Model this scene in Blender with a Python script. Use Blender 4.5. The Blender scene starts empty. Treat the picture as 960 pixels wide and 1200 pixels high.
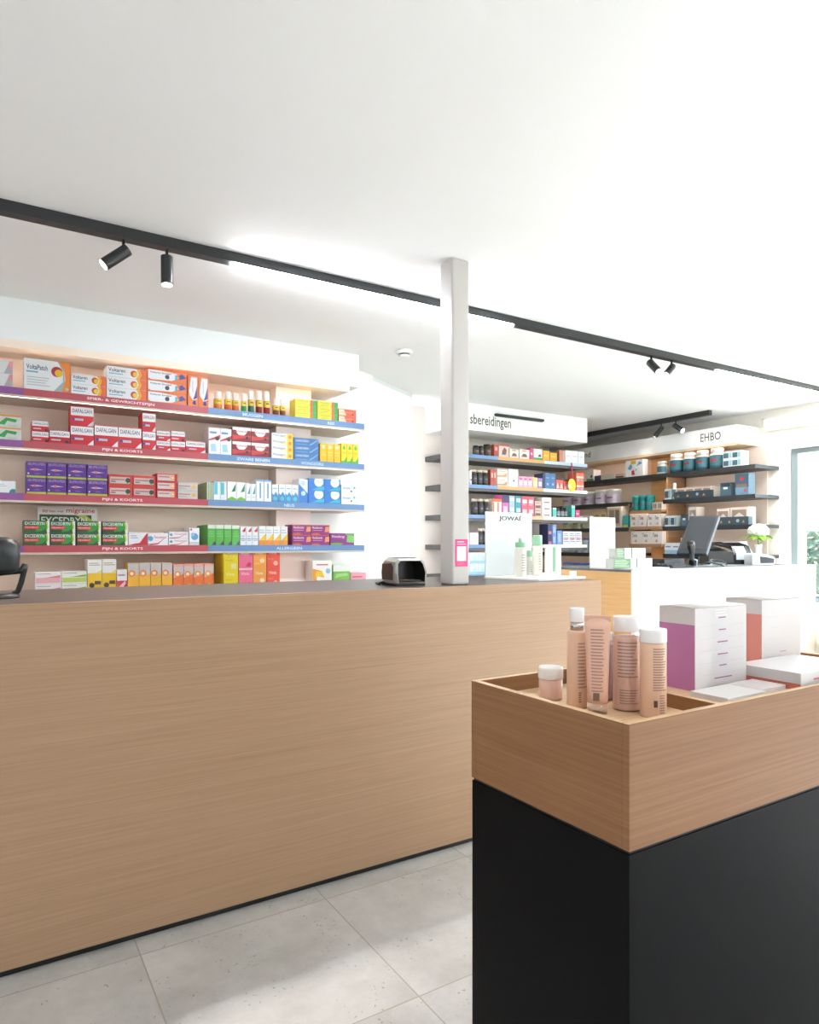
import bpy, bmesh, math, random
from mathutils import Vector, Matrix
random.seed(4)
PI = math.pi
SC = bpy.context.scene
COL = SC.collection

# ------------------------------------------------------------------ camera
F_PX, YAW, YC, CAM_H = 798.2, math.radians(31.94), 636.85, 1.28
cam = bpy.data.cameras.new('camera'); co = bpy.data.objects.new('camera', cam); COL.objects.link(co)
cam.sensor_fit = 'AUTO'; cam.sensor_width = 36; cam.lens = F_PX / 1200 * 36
cam.shift_y = (YC - 600) / 1200
cam.clip_start = .02; cam.clip_end = 300
co.location = (0, 0, CAM_H); co.rotation_euler = (PI / 2, 0, -YAW)
SC.camera = co

def ray(px):
    u = (px - 480) / F_PX
    return (math.sin(YAW) + math.cos(YAW) * u, math.cos(YAW) - math.sin(YAW) * u)
def atY(px, Y):            # X and distance where the sight line px meets the plane Y
    a, b = ray(px); return Y / b * a, Y / b
def atX(px, X):
    a, b = ray(px); return X / a * b, X / a

# ------------------------------------------------------------------ materials
def lin(c): return tuple((v / 12.92 if v <= .04045 else ((v + .055) / 1.055) ** 2.4) for v in c)
def hx(s):
    s = s.lstrip('#'); s = ''.join(c * 2 for c in s) if len(s) == 3 else s
    return lin(tuple(int(s[i:i + 2], 16) / 255 for i in (0, 2, 4)))
MATS = {}
GAIN = 1.          # how light the printed inks of the shop goods are
def M(col, rough=.45, metal=0., emit=None, estr=0., coat=0., spec=.5):
    key = (col, rough, metal, emit, estr, coat, spec, GAIN)
    if key in MATS: return MATS[key]
    m = bpy.data.materials.new('paint_' + col.strip('#')); m.use_nodes = True
    b = m.node_tree.nodes['Principled BSDF']
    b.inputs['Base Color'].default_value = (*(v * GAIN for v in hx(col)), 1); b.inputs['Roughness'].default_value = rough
    b.inputs['Metallic'].default_value = metal
    b.inputs['Coat Weight'].default_value = coat
    b.inputs['Specular IOR Level'].default_value = spec
    if emit:
        b.inputs['Emission Color'].default_value = (*hx(emit), 1); b.inputs['Emission Strength'].default_value = estr
    MATS[key] = m; return m
def nodes(name):
    m = bpy.data.materials.new(name); m.use_nodes = True
    nt = m.node_tree; return m, nt, nt.nodes['Principled BSDF']
def wood(name, c1, c2, c3, scale=(1.2, 1.2, 70), rough=.42):
    m, nt, b = nodes(name); N, L = nt.nodes, nt.links
    tc = N.new('ShaderNodeTexCoord'); mp = N.new('ShaderNodeMapping'); mp.inputs['Scale'].default_value = scale
    L.new(tc.outputs['Object'], mp.inputs['Vector'])
    n1 = N.new('ShaderNodeTexNoise'); n1.inputs['Scale'].default_value = 1.6; n1.inputs['Detail'].default_value = 6; n1.inputs['Roughness'].default_value = .65
    n2 = N.new('ShaderNodeTexNoise'); n2.inputs['Scale'].default_value = 6; n2.inputs['Detail'].default_value = 3
    mp2 = N.new('ShaderNodeMapping'); mp2.inputs['Scale'].default_value = tuple(s * (.25 if s > 10 else .6) for s in scale)
    L.new(tc.outputs['Object'], mp2.inputs['Vector'])
    L.new(mp.outputs[0], n1.inputs['Vector']); L.new(mp2.outputs[0], n2.inputs['Vector'])
    r = N.new('ShaderNodeValToRGB'); e = r.color_ramp.elements
    e[0].position = .32; e[0].color = (*hx(c1), 1); e[1].position = .7; e[1].color = (*hx(c3), 1)
    k = e.new(.5); k.color = (*hx(c2), 1)
    ad = N.new('ShaderNodeMix'); ad.data_type = 'FLOAT'; ad.inputs[0].default_value = .35
    L.new(n1.outputs['Fac'], ad.inputs[2]); L.new(n2.outputs['Fac'], ad.inputs[3])
    L.new(ad.outputs[0], r.inputs['Fac']); L.new(r.outputs['Color'], b.inputs['Base Color'])
    bp = N.new('ShaderNodeBump'); bp.inputs['Strength'].default_value = .08; bp.inputs['Distance'].default_value = .002
    L.new(n1.outputs['Fac'], bp.inputs['Height']); L.new(bp.outputs[0], b.inputs['Normal'])
    b.inputs['Roughness'].default_value = rough
    return m
OAK = wood('oak_counter', '#a28060', '#ac8a6a', '#b69576', (1.0, 1.0, 150), .5)
OAK_TOP = wood('oak_edge', '#c8a478', '#d4b187', '#e0c09a', (1.2, 50, 1.2))
OAK_ST = wood('oak_stand', '#845935', '#8f643f', '#9a6f4a', (1.0, 1.0, 130), .6)
OAK_ORANGE = wood('oak_orange', '#d8a566', '#e2b277', '#ebc08a')
OAK_BROWN = wood('oak_brown', '#a37c58', '#b58d68', '#c49d78', (1.2, 1.2, 30))
LAM = wood('beige_laminate', '#eedccd', '#f0dfd1', '#f2e2d5', (1.2, 1.2, 20), .5)
DARKTOP = wood('dark_worktop', '#443a35', '#4c423c', '#544a43', (1.2, 50, 1.2), .38)

def floor_mat():
    m, nt, b = nodes('concrete_tiles'); N, L = nt.nodes, nt.links
    tc = N.new('ShaderNodeTexCoord'); sp = N.new('ShaderNodeSeparateXYZ'); L.new(tc.outputs['Object'], sp.inputs[0])
    def math_(op, a, bb=None):
        n = N.new('ShaderNodeMath'); n.operation = op
        for i, v in enumerate((a, bb)):
            if v is None: continue
            if isinstance(v, (int, float)): n.inputs[i].default_value = v
            else: L.new(v, n.inputs[i])
        return n.outputs[0]
    def cell(axis, off, size):
        a = math_('DIVIDE', math_('SUBTRACT', sp.outputs[axis], off), size)
        fr = math_('FRACT', a)
        d = math_('MINIMUM', fr, math_('SUBTRACT', 1, fr))
        return math_('FLOOR', a), math_('LESS_THAN', d, .0022 / size * 1.0)
    fx, gx = cell('X', .41, .6307); fy, gy = cell('Y', 2.24, .6207)
    g = math_('MAXIMUM', gx, gy)
    cmb = N.new('ShaderNodeCombineXYZ'); L.new(fx, cmb.inputs[0]); L.new(fy, cmb.inputs[1])
    wn = N.new('ShaderNodeTexWhiteNoise'); wn.noise_dimensions = '3D'; L.new(cmb.outputs[0], wn.inputs['Vector'])
    ofs = N.new('ShaderNodeVectorMath'); ofs.operation = 'SCALE'; L.new(wn.outputs['Color'], ofs.inputs[0]); ofs.inputs['Scale'].default_value = 9
    pos = N.new('ShaderNodeVectorMath'); pos.operation = 'ADD'; L.new(tc.outputs['Object'], pos.inputs[0]); L.new(ofs.outputs[0], pos.inputs[1])
    n1 = N.new('ShaderNodeTexNoise'); n1.inputs['Scale'].default_value = 3.2; n1.inputs['Detail'].default_value = 10; n1.inputs['Roughness'].default_value = .68; L.new(pos.outputs[0], n1.inputs['Vector'])
    n2 = N.new('ShaderNodeTexNoise'); n2.inputs['Scale'].default_value = 90; n2.inputs['Detail'].default_value = 4; L.new(pos.outputs[0], n2.inputs['Vector'])
    n3 = N.new('ShaderNodeTexNoise'); n3.inputs['Scale'].default_value = 9; n3.inputs['Detail'].default_value = 2; L.new(pos.outputs[0], n3.inputs['Vector'])
    r = N.new('ShaderNodeValToRGB'); e = r.color_ramp.elements
    e[0].position = .3; e[0].color = (*hx('#a8a5a0'), 1); e[1].position = .72; e[1].color = (*hx('#cfccc7'), 1)
    L.new(n1.outputs['Fac'], r.inputs['Fac'])
    # pits
    pit = math_('MULTIPLY', math_('GREATER_THAN', n2.outputs['Fac'], .66), math_('GREATER_THAN', n3.outputs['Fac'], .53))
    lite = math_('LESS_THAN', n2.outputs['Fac'], .33)
    mx = N.new('ShaderNodeMix'); mx.data_type = 'RGBA'; L.new(math_('MULTIPLY', pit, .55), mx.inputs[0]); L.new(r.outputs['Color'], mx.inputs[6]); mx.inputs[7].default_value = (*hx('#5b564f'), 1)
    m2 = N.new('ShaderNodeMix'); m2.data_type = 'RGBA'; L.new(math_('MULTIPLY', lite, .35), m2.inputs[0]); L.new(mx.outputs[2], m2.inputs[6]); m2.inputs[7].default_value = (*hx('#cfc8bd'), 1)
    m3 = N.new('ShaderNodeMix'); m3.data_type = 'RGBA'; L.new(g, m3.inputs[0]); L.new(m2.outputs[2], m3.inputs[6]); m3.inputs[7].default_value = (*hx('#a39a8c'), 1)
    L.new(m3.outputs[2], b.inputs['Base Color']); b.inputs['Roughness'].default_value = .45
    bp = N.new('ShaderNodeBump'); bp.inputs['Strength'].default_value = .25; bp.inputs['Distance'].default_value = .002
    hgt = math_('SUBTRACT', n1.outputs['Fac'], math_('MULTIPLY', math_('MAXIMUM', g, pit), 1.0)); L.new(hgt, bp.inputs['Height']); L.new(bp.outputs[0], b.inputs['Normal'])
    return m
def plaster(name, c, rough=.7):
    m, nt, b = nodes(name); N, L = nt.nodes, nt.links
    tc = N.new('ShaderNodeTexCoord'); n = N.new('ShaderNodeTexNoise'); n.inputs['Scale'].default_value = 60; n.inputs['Detail'].default_value = 3
    L.new(tc.outputs['Object'], n.inputs['Vector'])
    bp = N.new('ShaderNodeBump'); bp.inputs['Strength'].default_value = .04; bp.inputs['Distance'].default_value = .001
    L.new(n.outputs['Fac'], bp.inputs['Height']); L.new(bp.outputs[0], b.inputs['Normal'])
    b.inputs['Base Color'].default_value = (*hx(c), 1); b.inputs['Roughness'].default_value = rough
    return m
FLOOR = floor_mat(); WHITE = plaster('white_plaster', '#f1f2f1'); CEIL = plaster('ceiling_plaster', '#f3f3f2')
CREAM = plaster('cream_plaster', '#efeade'); BEIGEW = plaster('beige_plaster', '#e9ddd2')
GREYPANEL = plaster('header_white', '#f9f9f6')
BLACK = M('#232527', .5); BLACK_MAT = M('#070708', .6, spec=.12); GLOSSBLACK = M('#141517', .15)
def glass(name, col='#ffffff', rough=0., alpha=.12):
    m, nt, b = nodes(name); N, L = nt.nodes, nt.links
    tr = N.new('ShaderNodeBsdfTransparent'); tr.inputs[0].default_value = (*hx(col), 1)
    gl = N.new('ShaderNodeBsdfGlossy'); gl.inputs['Roughness'].default_value = .05
    mx = N.new('ShaderNodeMixShader'); mx.inputs[0].default_value = alpha
    L.new(tr.outputs[0], mx.inputs[1]); L.new(gl.outputs[0], mx.inputs[2])
    L.new(mx.outputs[0], N['Material Output'].inputs['Surface'])
    return m
PANE = glass('window_glass', '#f8fafa', 0, .06); CLEAR = glass('clear_plastic', '#f6f0ed', 0, .10)

# ------------------------------------------------------------------ mesh builder
TEXTS = {}
def text_geo(s):
    if s in TEXTS: return TEXTS[s]
    cu = bpy.data.curves.new('t', 'FONT'); cu.body = s; cu.resolution_u = 2; cu.fill_mode = 'FRONT'; cu.size = 1; cu.offset = .014
    o = bpy.data.objects.new('t', cu); COL.objects.link(o)
    dg = bpy.context.evaluated_depsgraph_get(); dg.update()
    me = o.evaluated_get(dg).to_mesh()
    vs = [(v.co.x, v.co.y) for v in me.vertices]; fs = [tuple(p.vertices) for p in me.polygons]
    o.evaluated_get(dg).to_mesh_clear()
    bpy.data.objects.remove(o); bpy.data.curves.remove(cu)
    x0 = min(v[0] for v in vs); x1 = max(v[0] for v in vs); y0 = min(v[1] for v in vs); y1 = max(v[1] for v in vs)
    vs = [((x - x0) / (x1 - x0), (y - y0) / (y1 - y0)) for x, y in vs]
    TEXTS[s] = (vs, fs, (x1 - x0) / (y1 - y0)); return TEXTS[s]

class MB:
    def __init__(s): s.v = []; s.f = []; s.m = []; s.mats = []; s.sm = []
    def mi(s, mat):
        if mat not in s.mats: s.mats.append(mat)
        return s.mats.index(mat)
    def face(s, pts, mat, smooth=False):
        n = len(s.v); s.v += [tuple(p) for p in pts]; s.f.append(tuple(range(n, n + len(pts)))); s.m.append(s.mi(mat)); s.sm.append(smooth)
    def raw(s, vs, fs, mat, smooth=False):
        n = len(s.v); s.v += [tuple(p) for p in vs]; k = s.mi(mat)
        for f in fs: s.f.append(tuple(i + n for i in f)); s.m.append(k); s.sm.append(smooth)
    def box(s, x0, x1, y0, y1, z0, z1, mat, faces=None, bev=0):
        if x0 > x1: x0, x1 = x1, x0
        if y0 > y1: y0, y1 = y1, y0
        if bev:
            b = bev
            bm = bmesh.new(); bmesh.ops.create_cube(bm, size=1)
            for v in bm.verts: v.co = Vector(((x0 + x1) / 2 + v.co.x * (x1 - x0), (y0 + y1) / 2 + v.co.y * (y1 - y0), (z0 + z1) / 2 + v.co.z * (z1 - z0)))
            bmesh.ops.bevel(bm, geom=bm.edges[:], offset=b, segments=3, profile=.6, affect='EDGES')
            bm.verts.index_update(); s.raw([v.co[:] for v in bm.verts], [tuple(v.index for v in f.verts) for f in bm.faces], mat); bm.free(); return s
        v = [(x0, y0, z0), (x1, y0, z0), (x1, y1, z0), (x0, y1, z0), (x0, y0, z1), (x1, y0, z1), (x1, y1, z1), (x0, y1, z1)]
        F = {'b': (0, 3, 2, 1), 't': (4, 5, 6, 7), 'f': (0, 1, 5, 4), 'r': (1, 2, 6, 5), 'k': (2, 3, 7, 6), 'l': (3, 0, 4, 7)}
        n = len(s.v); s.v += v
        for k, f in F.items():
            mt = (faces or {}).get(k, mat); s.f.append(tuple(i + n for i in f)); s.m.append(s.mi(mt)); s.sm.append(False)
        return s
    def lathe(s, prof, mat, c=(0, 0, 0), n=24, mats=None, sx=1, sy=1):
        N0 = len(s.v)
        for (r, z) in prof:
            for i in range(n):
                a = 2 * PI * i / n; s.v.append((c[0] + r * sx * math.cos(a), c[1] + r * sy * math.sin(a), c[2] + z))
        for j in range(len(prof) - 1):
            mt = mats[j] if mats else mat
            for i in range(n):
                s.f.append((N0 + j * n + i, N0 + j * n + (i + 1) % n, N0 + (j + 1) * n + (i + 1) % n, N0 + (j + 1) * n + i)); s.m.append(s.mi(mt)); s.sm.append(True)
        s.f.append(tuple(N0 + i for i in range(n))[::-1]); s.m.append(s.mi(mats[0] if mats else mat)); s.sm.append(False)
        k = N0 + (len(prof) - 1) * n
        s.f.append(tuple(k + i for i in range(n))); s.m.append(s.mi(mats[-1] if mats else mat)); s.sm.append(False)
        return s
    def tube(s, pts, r, mat, n=10, r2=None):
        pts = [Vector(p) for p in pts]; N0 = len(s.v); up = Vector((0, 0, 1)); prev = None
        for j, p in enumerate(pts):
            d = (pts[min(j + 1, len(pts) - 1)] - pts[max(j - 1, 0)]).normalized()
            if prev is None:
                a = d.orthogonal().normalized()
            else:
                a = (prev - d * prev.dot(d)).normalized()
            prev = a; b = d.cross(a)
            rr = r if r2 is None else r + (r2 - r) * j / (len(pts) - 1)
            for i in range(n):
                t = 2 * PI * i / n; s.v.append(tuple(p + a * rr * math.cos(t) + b * rr * math.sin(t)))
        for j in range(len(pts) - 1):
            for i in range(n):
                s.f.append((N0 + j * n + i, N0 + j * n + (i + 1) % n, N0 + (j + 1) * n + (i + 1) % n, N0 + (j + 1) * n + i)); s.m.append(s.mi(mat)); s.sm.append(True)
        s.f.append(tuple(N0 + i for i in range(n))[::-1]); s.m.append(s.mi(mat)); s.sm.append(False)
        k = N0 + (len(pts) - 1) * n; s.f.append(tuple(k + i for i in range(n))); s.m.append(s.mi(mat)); s.sm.append(False)
        return s
    def prism(s, poly, axis, a0, a1, mat, smooth=False):       # poly in the two other axes, extruded along axis
        def mk(p, a):
            return {'x': (a, p[0], p[1]), 'y': (p[0], a, p[1]), 'z': (p[0], p[1], a)}[axis]
        n = len(poly)
        s.face([mk(p, a0) for p in poly], mat); s.face([mk(p, a1) for p in poly[::-1]], mat)
        for i in range(n):
            p, q = poly[i], poly[(i + 1) % n]
            s.face([mk(p, a0), mk(p, a1), mk(q, a1), mk(q, a0)], mat, smooth)
        return s
    def text(s, txt, o, ux, uy, mat):                            # o corner, ux/uy full-size vectors
        vs, fs, _ = text_geo(txt); o = Vector(o); ux = Vector(ux); uy = Vector(uy)
        s.raw([o + ux * x + uy * y for x, y in vs], fs, mat)
        return s
    def prints(s, w, h, specs, y=0., x0=None, z0=0., base_off=.0004):
        """flat printing on the front (-Y) face; u,v in 0..1"""
        x0 = -w / 2 if x0 is None else x0
        for i, sp in enumerate(specs):
            yy = y - base_off - .00012 * i; k = sp[0]
            if k == 'r':
                _, a, b, c, d, col = sp
                s.face([(x0 + a * w, yy, z0 + b * h), (x0 + c * w, yy, z0 + b * h), (x0 + c * w, yy, z0 + d * h), (x0 + a * w, yy, z0 + d * h)], M(col))
            elif k == 'p': s.face([(x0 + u * w, yy, z0 + v * h) for u, v in sp[1]], M(sp[2]))
            elif k == 'd':
                _, u, v, r, col = sp; R = r * h
                s.face([(min(x0 + w, max(x0, x0 + u * w + R * math.cos(2 * PI * t / 18))), yy, min(z0 + h, max(z0, z0 + v * h + R * math.sin(2 * PI * t / 18)))) for t in range(18)], M(col))
            elif k == 't':
                _, tx, a, b, c, d, col = sp
                s.text(tx, (x0 + a * w, yy, z0 + b * h), ((c - a) * w, 0, 0), (0, 0, (d - b) * h), M(col))
            elif k == 'l':   # lines of fine print
                _, a, b, c, d, n, col = sp
                for q in range(n):
                    z = b + (d - b) * (q + .5) / n; e = c - (c - a) * .25 * ((q * 37 % 10) / 10)
                    s.face([(x0 + a * w, yy, z0 + (z - .2 * (d - b) / n) * h), (x0 + e * w, yy, z0 + (z - .2 * (d - b) / n) * h), (x0 + e * w, yy, z0 + (z + .2 * (d - b) / n) * h), (x0 + a * w, yy, z0 + (z + .2 * (d - b) / n) * h)], M(col))
        return s
    def mesh(s, name):
        me = bpy.data.meshes.new(name); me.from_pydata(s.v, [], s.f)
        for m in s.mats: me.materials.append(m)
        for p, k, q in zip(me.polygons, s.m, s.sm): p.material_index = k; p.use_smooth = q
        me.update(); return me
    def build(s, name, parent=None, loc=(0, 0, 0), rz=0, fix=True):
        me = s.mesh(name)
        if fix:
            bm = bmesh.new(); bm.from_mesh(me); bmesh.ops.remove_doubles(bm, verts=bm.verts, dist=1e-6); bmesh.ops.recalc_face_normals(bm, faces=bm.faces); bm.to_mesh(me); bm.free()
        o = bpy.data.objects.new(name, me); COL.objects.link(o); o.location = loc; o.rotation_euler = (0, 0, rz)
        if parent: o.parent = parent
        return o
def tag(o, label=None, cat=None, group=None, kind=None):
    if label: o['label'] = label
    if cat: o['category'] = cat
    if group: o['group'] = group
    if kind: o['kind'] = kind
    return o
def empty(name, loc, label, cat, rz=0, group=None):
    o = bpy.data.objects.new(name, None); COL.objects.link(o); o.location = loc; o.rotation_euler = (0, 0, rz); o.empty_display_size = .05
    return tag(o, label, cat, group)
def struct(o): o['kind'] = 'structure'; return o
def bevel(o, w=.002, seg=2):
    m = o.modifiers.new('bevel', 'BEVEL'); m.width = w; m.segments = seg; m.limit_method = 'ANGLE'; return o

# ------------------------------------------------------------------ room
CZ = 2.5145
XW, YB = 6.18, 6.5           # right wall plane, far end
RX0, RY0 = -2.2, -2.6        # unseen left side and rear of the shop
struct(MB().box(RX0 - .15, XW + .3, RY0 - .15, YB + .2, -.1, 0, FLOOR).build('floor'))
struct(MB().box(RX0 - .15, XW + .3, RY0 - .15, YB + .2, CZ, CZ + .12, CEIL).build('ceiling'))
WALLY = 4.33
struct(MB().box(RX0, 2.30, WALLY, WALLY + .15, 0, CZ, WHITE).build('wall_back'))
# oblique wall with a flush white door
dx, dy = (2.99 - 2.419), (4.762 - 4.409); L_ = math.hypot(dx, dy); ang = math.atan2(dy, dx)
m = MB(); m.prism([(2.30, 4.33), (2.419, 4.389), (2.419, 4.53), (2.30, 4.48)], 'z', 0, CZ, WHITE); struct(m.build('wall_side'))
d1 = MB().box(0, L_, 0, .06, 0.005, CZ - .03, M('#f8f9f9', .5)).build('door_1', loc=(2.424, 4.412, 0), rz=ang); struct(d1)
struct(MB().box(0, L_, 0, .10, CZ - .03, CZ, M('#dfe2e1', .6)).build('trim_1', loc=(2.424, 4.412, 0), rz=ang))
struct(MB().box(2.9, 4.80, 5.17, 5.32, 0, CZ, BEIGEW).build('wall_middle'))
struct(MB().box(4.65, 4.80, 5.32, YB, 0, CZ, WHITE).build('wall_inner'))
struct(MB().box(4.65, XW, YB, YB + .15, 0, CZ, CREAM).build('wall_far'))
struct(MB().box(RX0 - .12, RX0, RY0, WALLY, 0, CZ, WHITE).build('wall_left'))
struct(MB().box(2.6, 2.9, 4.95, 5.3, 0, CZ, WHITE).build('wall_corner'))
# right wall with window opening  Y 3.43 .. -1.9, z .77 .. 2.14
WY1, WY0, WZ0, WZ1 = 3.43, -1.4, .76, 2.14
m = MB(); m.box(XW, XW + .3, WY1, YB, 0, CZ, CREAM); m.box(XW, XW + .3, RY0, WY0, 0, CZ, CREAM)
m.box(XW, XW + .3, WY0, WY1, 0, WZ0, CREAM); m.box(XW, XW + .3, WY0, WY1, WZ1, CZ, CREAM)
struct(m.build('wall_right'))
# rear wall
m = MB(); m.box(RX0, XW, RY0 - .15, RY0, 0, CZ, WHITE)
struct(m.build('wall_rear'))
# window
w = bpy.data.objects.new('window_1', None); COL.objects.link(w); w.location = (XW, 0, WZ0); struct(w)
FR = M('#79868a', .4); SASH = M('#f2f5f5', .4)
m = MB(); X = .06
for y0, y1 in ((WY1 - .055, WY1), (WY0, WY0 + .055), (1.3, 1.36)): m.box(X, X + .07, y0, y1, .035, WZ1 - WZ0 - .04, FR)
m.box(X, X + .07, WY0, WY1, WZ1 - WZ0 - .04, WZ1 - WZ0, FR); m.box(X, X + .07, WY0, WY1, 0, .035, FR)
bevel(m.build('window_frame', w), .004)
m = MB()
for a, b in ((1.36, WY1 - .055), (WY0 + .055, 1.3)):
    m.box(X + .01, X + .06, b - .05, b, .035, WZ1 - WZ0 - .04, SASH); m.box(X + .01, X + .06, a, a + .05, .035, WZ1 - WZ0 - .04, SASH)
    m.box(X + .01, X + .06, a + .05, b - .05, WZ1 - WZ0 - .07, WZ1 - WZ0 - .04, SASH); m.box(X + .01, X + .06, a + .05, b - .05, .035, .06, M('#4a5a66', .4))
    m.box(X + .01, X + .06, a + .05, b - .05, .675, .71, SASH)
m.build('window_sash', w)
m = MB()
for a, b in ((1.41, WY1 - .105), (WY0 + .105, 1.25)): m.box(X + .03, X + .036, a, b, .06, WZ1 - WZ0 - .07, PANE)
m.build('window_pane', w)
m = MB().box(-.05, .06, WY0, WY1, -.03, 0, M('#f4f4f2', .35)); bevel(m.build('window_sill', w), .004)
# roller blind cassette above the window
bl = empty('roller_blind', (XW, 0, 2.35), 'cream roller blind cassette fixed to the wall above the window', 'blind')
bevel(MB().box(-.09, 0, WY0 - .05, 3.62, 0, .075, M('#f0eee4', .5)).build('cassette', bl), .006)
MB().box(-.07, -.02, WY0 - .03, 3.60, -.03, 0, M('#f6f4ec', .7)).build('blind_roll', bl)
for y in (3.60, ): MB().box(-.095, 0, y, y + .02, 0.0, .08, M('#b9b6a8', .5)).build('end_cap', bl)

# column standing on the counter line
cx0, cx1, cy0, cy1 = 1.7076, 1.7992, 2.3897, 2.4864
cz0 = 1.10
m = MB(); bm_ = MB().box(cx0, cx1, cy0, cy1, cz0, CZ, M('#c6c1bc', .4), bev=.012)
co_ = bm_.build('column'); tag(co_, 'slim white square column rising from the counter to the ceiling', 'column')
for p in co_.data.polygons: p.use_smooth = False
# sits flat on the front of the column
m = MB(); m.box(0, .066, -.0012, -.0002, 0, .118, M('#e0407f', .5)); m.prints(.066, .118, [('r', .14, .2, .88, .74, '#f3e9ee'), ('l', .15, .78, .85, .95, 2, '#f3c9da'), ('l', .15, .04, .8, .16, 2, '#ee7ba6')], y=-.0012, x0=0)
st = m.build('sticker', co_, loc=(cx0 + .014, cy0, 1.18)); st['label'] = 'pink paper sticker with a white square'

# ------------------------------------------------------------------ counter one
KY, KX1, KB = 2.3227, 2.551, 3.04
ct = empty('service_counter', (-2.0, KY, 0), 'long oak front service counter with dark brown worktop', 'counter')
ctL = lambda mb, n: mb.build(n, ct, loc=(2.0, -KY, 0))
ctL(MB().box(-2.0, KX1, KY, KY + .03, .026, 1.062, OAK), 'front_panel')
ctL(MB().box(KX1 - .03, KX1, KY + .03, KB, .026, 1.062, M('#e6ddd0', .5)), 'end_panel')
ctL(MB().box(-1.98, KX1 - .02, KY + .02, KB - .1, 0, .026, M('#17191b', .5)), 'kick_plate')
ctL(MB().box(-1.98, KX1 - .03, KB - .12, KB - .1, .026, 1.062, M('#d8d2c8', .5)), 'back_panel')
bevel(ctL(MB().box(-2.0, KX1, KY, KY + .014, 1.062, 1.10, OAK), 'front_edge'), .001)
bevel(ctL(MB().box(-2.0, KX1, KY + .014, KB, 1.062, 1.10, DARKTOP), 'worktop'), .001)

# ------------------------------------------------------------------ counter two
C2X0, C2X1, C2Y0, C2Y1 = 3.69, 5.96, 3.07, 3.92
c2 = empty('service_counter', (C2X0, C2Y0, 0), 'second counter with white front and oak end by the window', 'counter')
c2L = lambda mb, n: mb.build(n, c2, loc=(-C2X0, -C2Y0, 0))
c2L(MB().box(C2X0, C2X1, C2Y0, C2Y0 + .03, .05, 1.10, M('#f7f6f1', .3)), 'front_panel')
c2L(MB().box(C2X0, C2X0 + .03, C2Y0 + .03, C2Y1, .05, 1.085, OAK_ORANGE), 'end_panel')
c2L(MB().box(C2X1 - .03, C2X1, C2Y0 + .03, C2Y1, .05, 1.085, M('#f7f6f1', .3)), 'end_panel')
c2L(MB().box(C2X0 + .02, C2X1 - .02, C2Y0 + .03, C2Y1 - .05, 0, .05, M('#17191b', .5)), 'kick_plate')
bevel(c2L(MB().box(C2X0, C2X1, C2Y0 + .03, C2Y1, 1.085, 1.10, M('#6d7275', .35)), 'worktop'), .001)

# low oak cabinet under the window
lc = empty('low_cabinet', (5.86, -1.0, 0), 'low oak drawer cabinet below the window sill', 'cabinet')
bevel(MB().box(0, .30, 0, 3.95, 0.06, .66, OAK_ORANGE).build('body', lc), .002)
for i in range(5):
    dr = MB().box(-.018, 0, .02 + i * .786, .786 * (i + 1), .09, .64, OAK_ORANGE).build('door', lc); bevel(dr, .002)
    MB().box(-.03, -.018, .74 * 1 + i * .786 - .02, .74 + i * .786 + .01, .50, .53, M('#2b2b2b', .4)).build('knob', dr)
MB().box(.03, .30, .02, 3.93, 0, .06, M('#202020', .5)).build('plinth', lc)

# ------------------------------------------------------------------ display stand (foreground)
SX0, SX1, SY0, SY1, SZ0, SZ1 = .9055, 1.925, .7644, 1.196, .768, .98
sd = empty('display_stand', (SX0, SY0, 0), 'foreground display stand with oak tray top on a black base', 'display stand')
def sdp(mb, n, par=None, bv=.0008):
    o = mb.build(n, par or sd, loc=(-SX0, -SY0, 0) if par is None else (0, 0, 0)); 
    if bv: bevel(o, bv, 1)
    return o
T = .014
sdp(MB().box(SX0, SX0 + T, SY0 + T, SY1 - T, SZ0, SZ1, OAK_ST, faces={'t': OAK_TOP}), 'side_panel'); m = MB(); m.box(SX1 - T, SX1, SY0 + T, SY1 - T, SZ0, SZ1, OAK_ST, faces={'t': OAK_TOP}); sdp(m, 'side_panel')
sdp(MB().box(SX0, SX1, SY0, SY0 + T, SZ0, SZ1, OAK_ST, faces={'t': OAK_TOP}), 'front_panel')
sdp(MB().box(SX0, SX1, SY1 - T, SY1, SZ0, SZ1, OAK_ST, faces={'t': OAK_TOP}), 'back_panel')
DVX = 1.185
sdp(MB().box(DVX, DVX + T, SY0 + T, SY1 - T, .93, .974, OAK_ST, faces={'t': OAK_TOP}), 'divider')
sdp(MB().box(SX0 + T, DVX, SY0 + T, SY1 - T, .92, .946, OAK_TOP), 'tray_floor')
sdp(MB().box(DVX + T, SX1 - T, SY0 + T, SY1 - T, .92, .9655, OAK_TOP), 'tray_floor')
sdp(MB().box(SX0 + .004, SX1 - .004, SY0 + .004, SY1 - .004, .762, SZ0, M('#0c0c0c', .6)), 'shadow_gap')
sdp(MB().box(SX0 + .001, SX1 - .001, SY0 + .001, SY1 - .001, 0, .762, BLACK_MAT), 'base', bv=.001)

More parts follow.
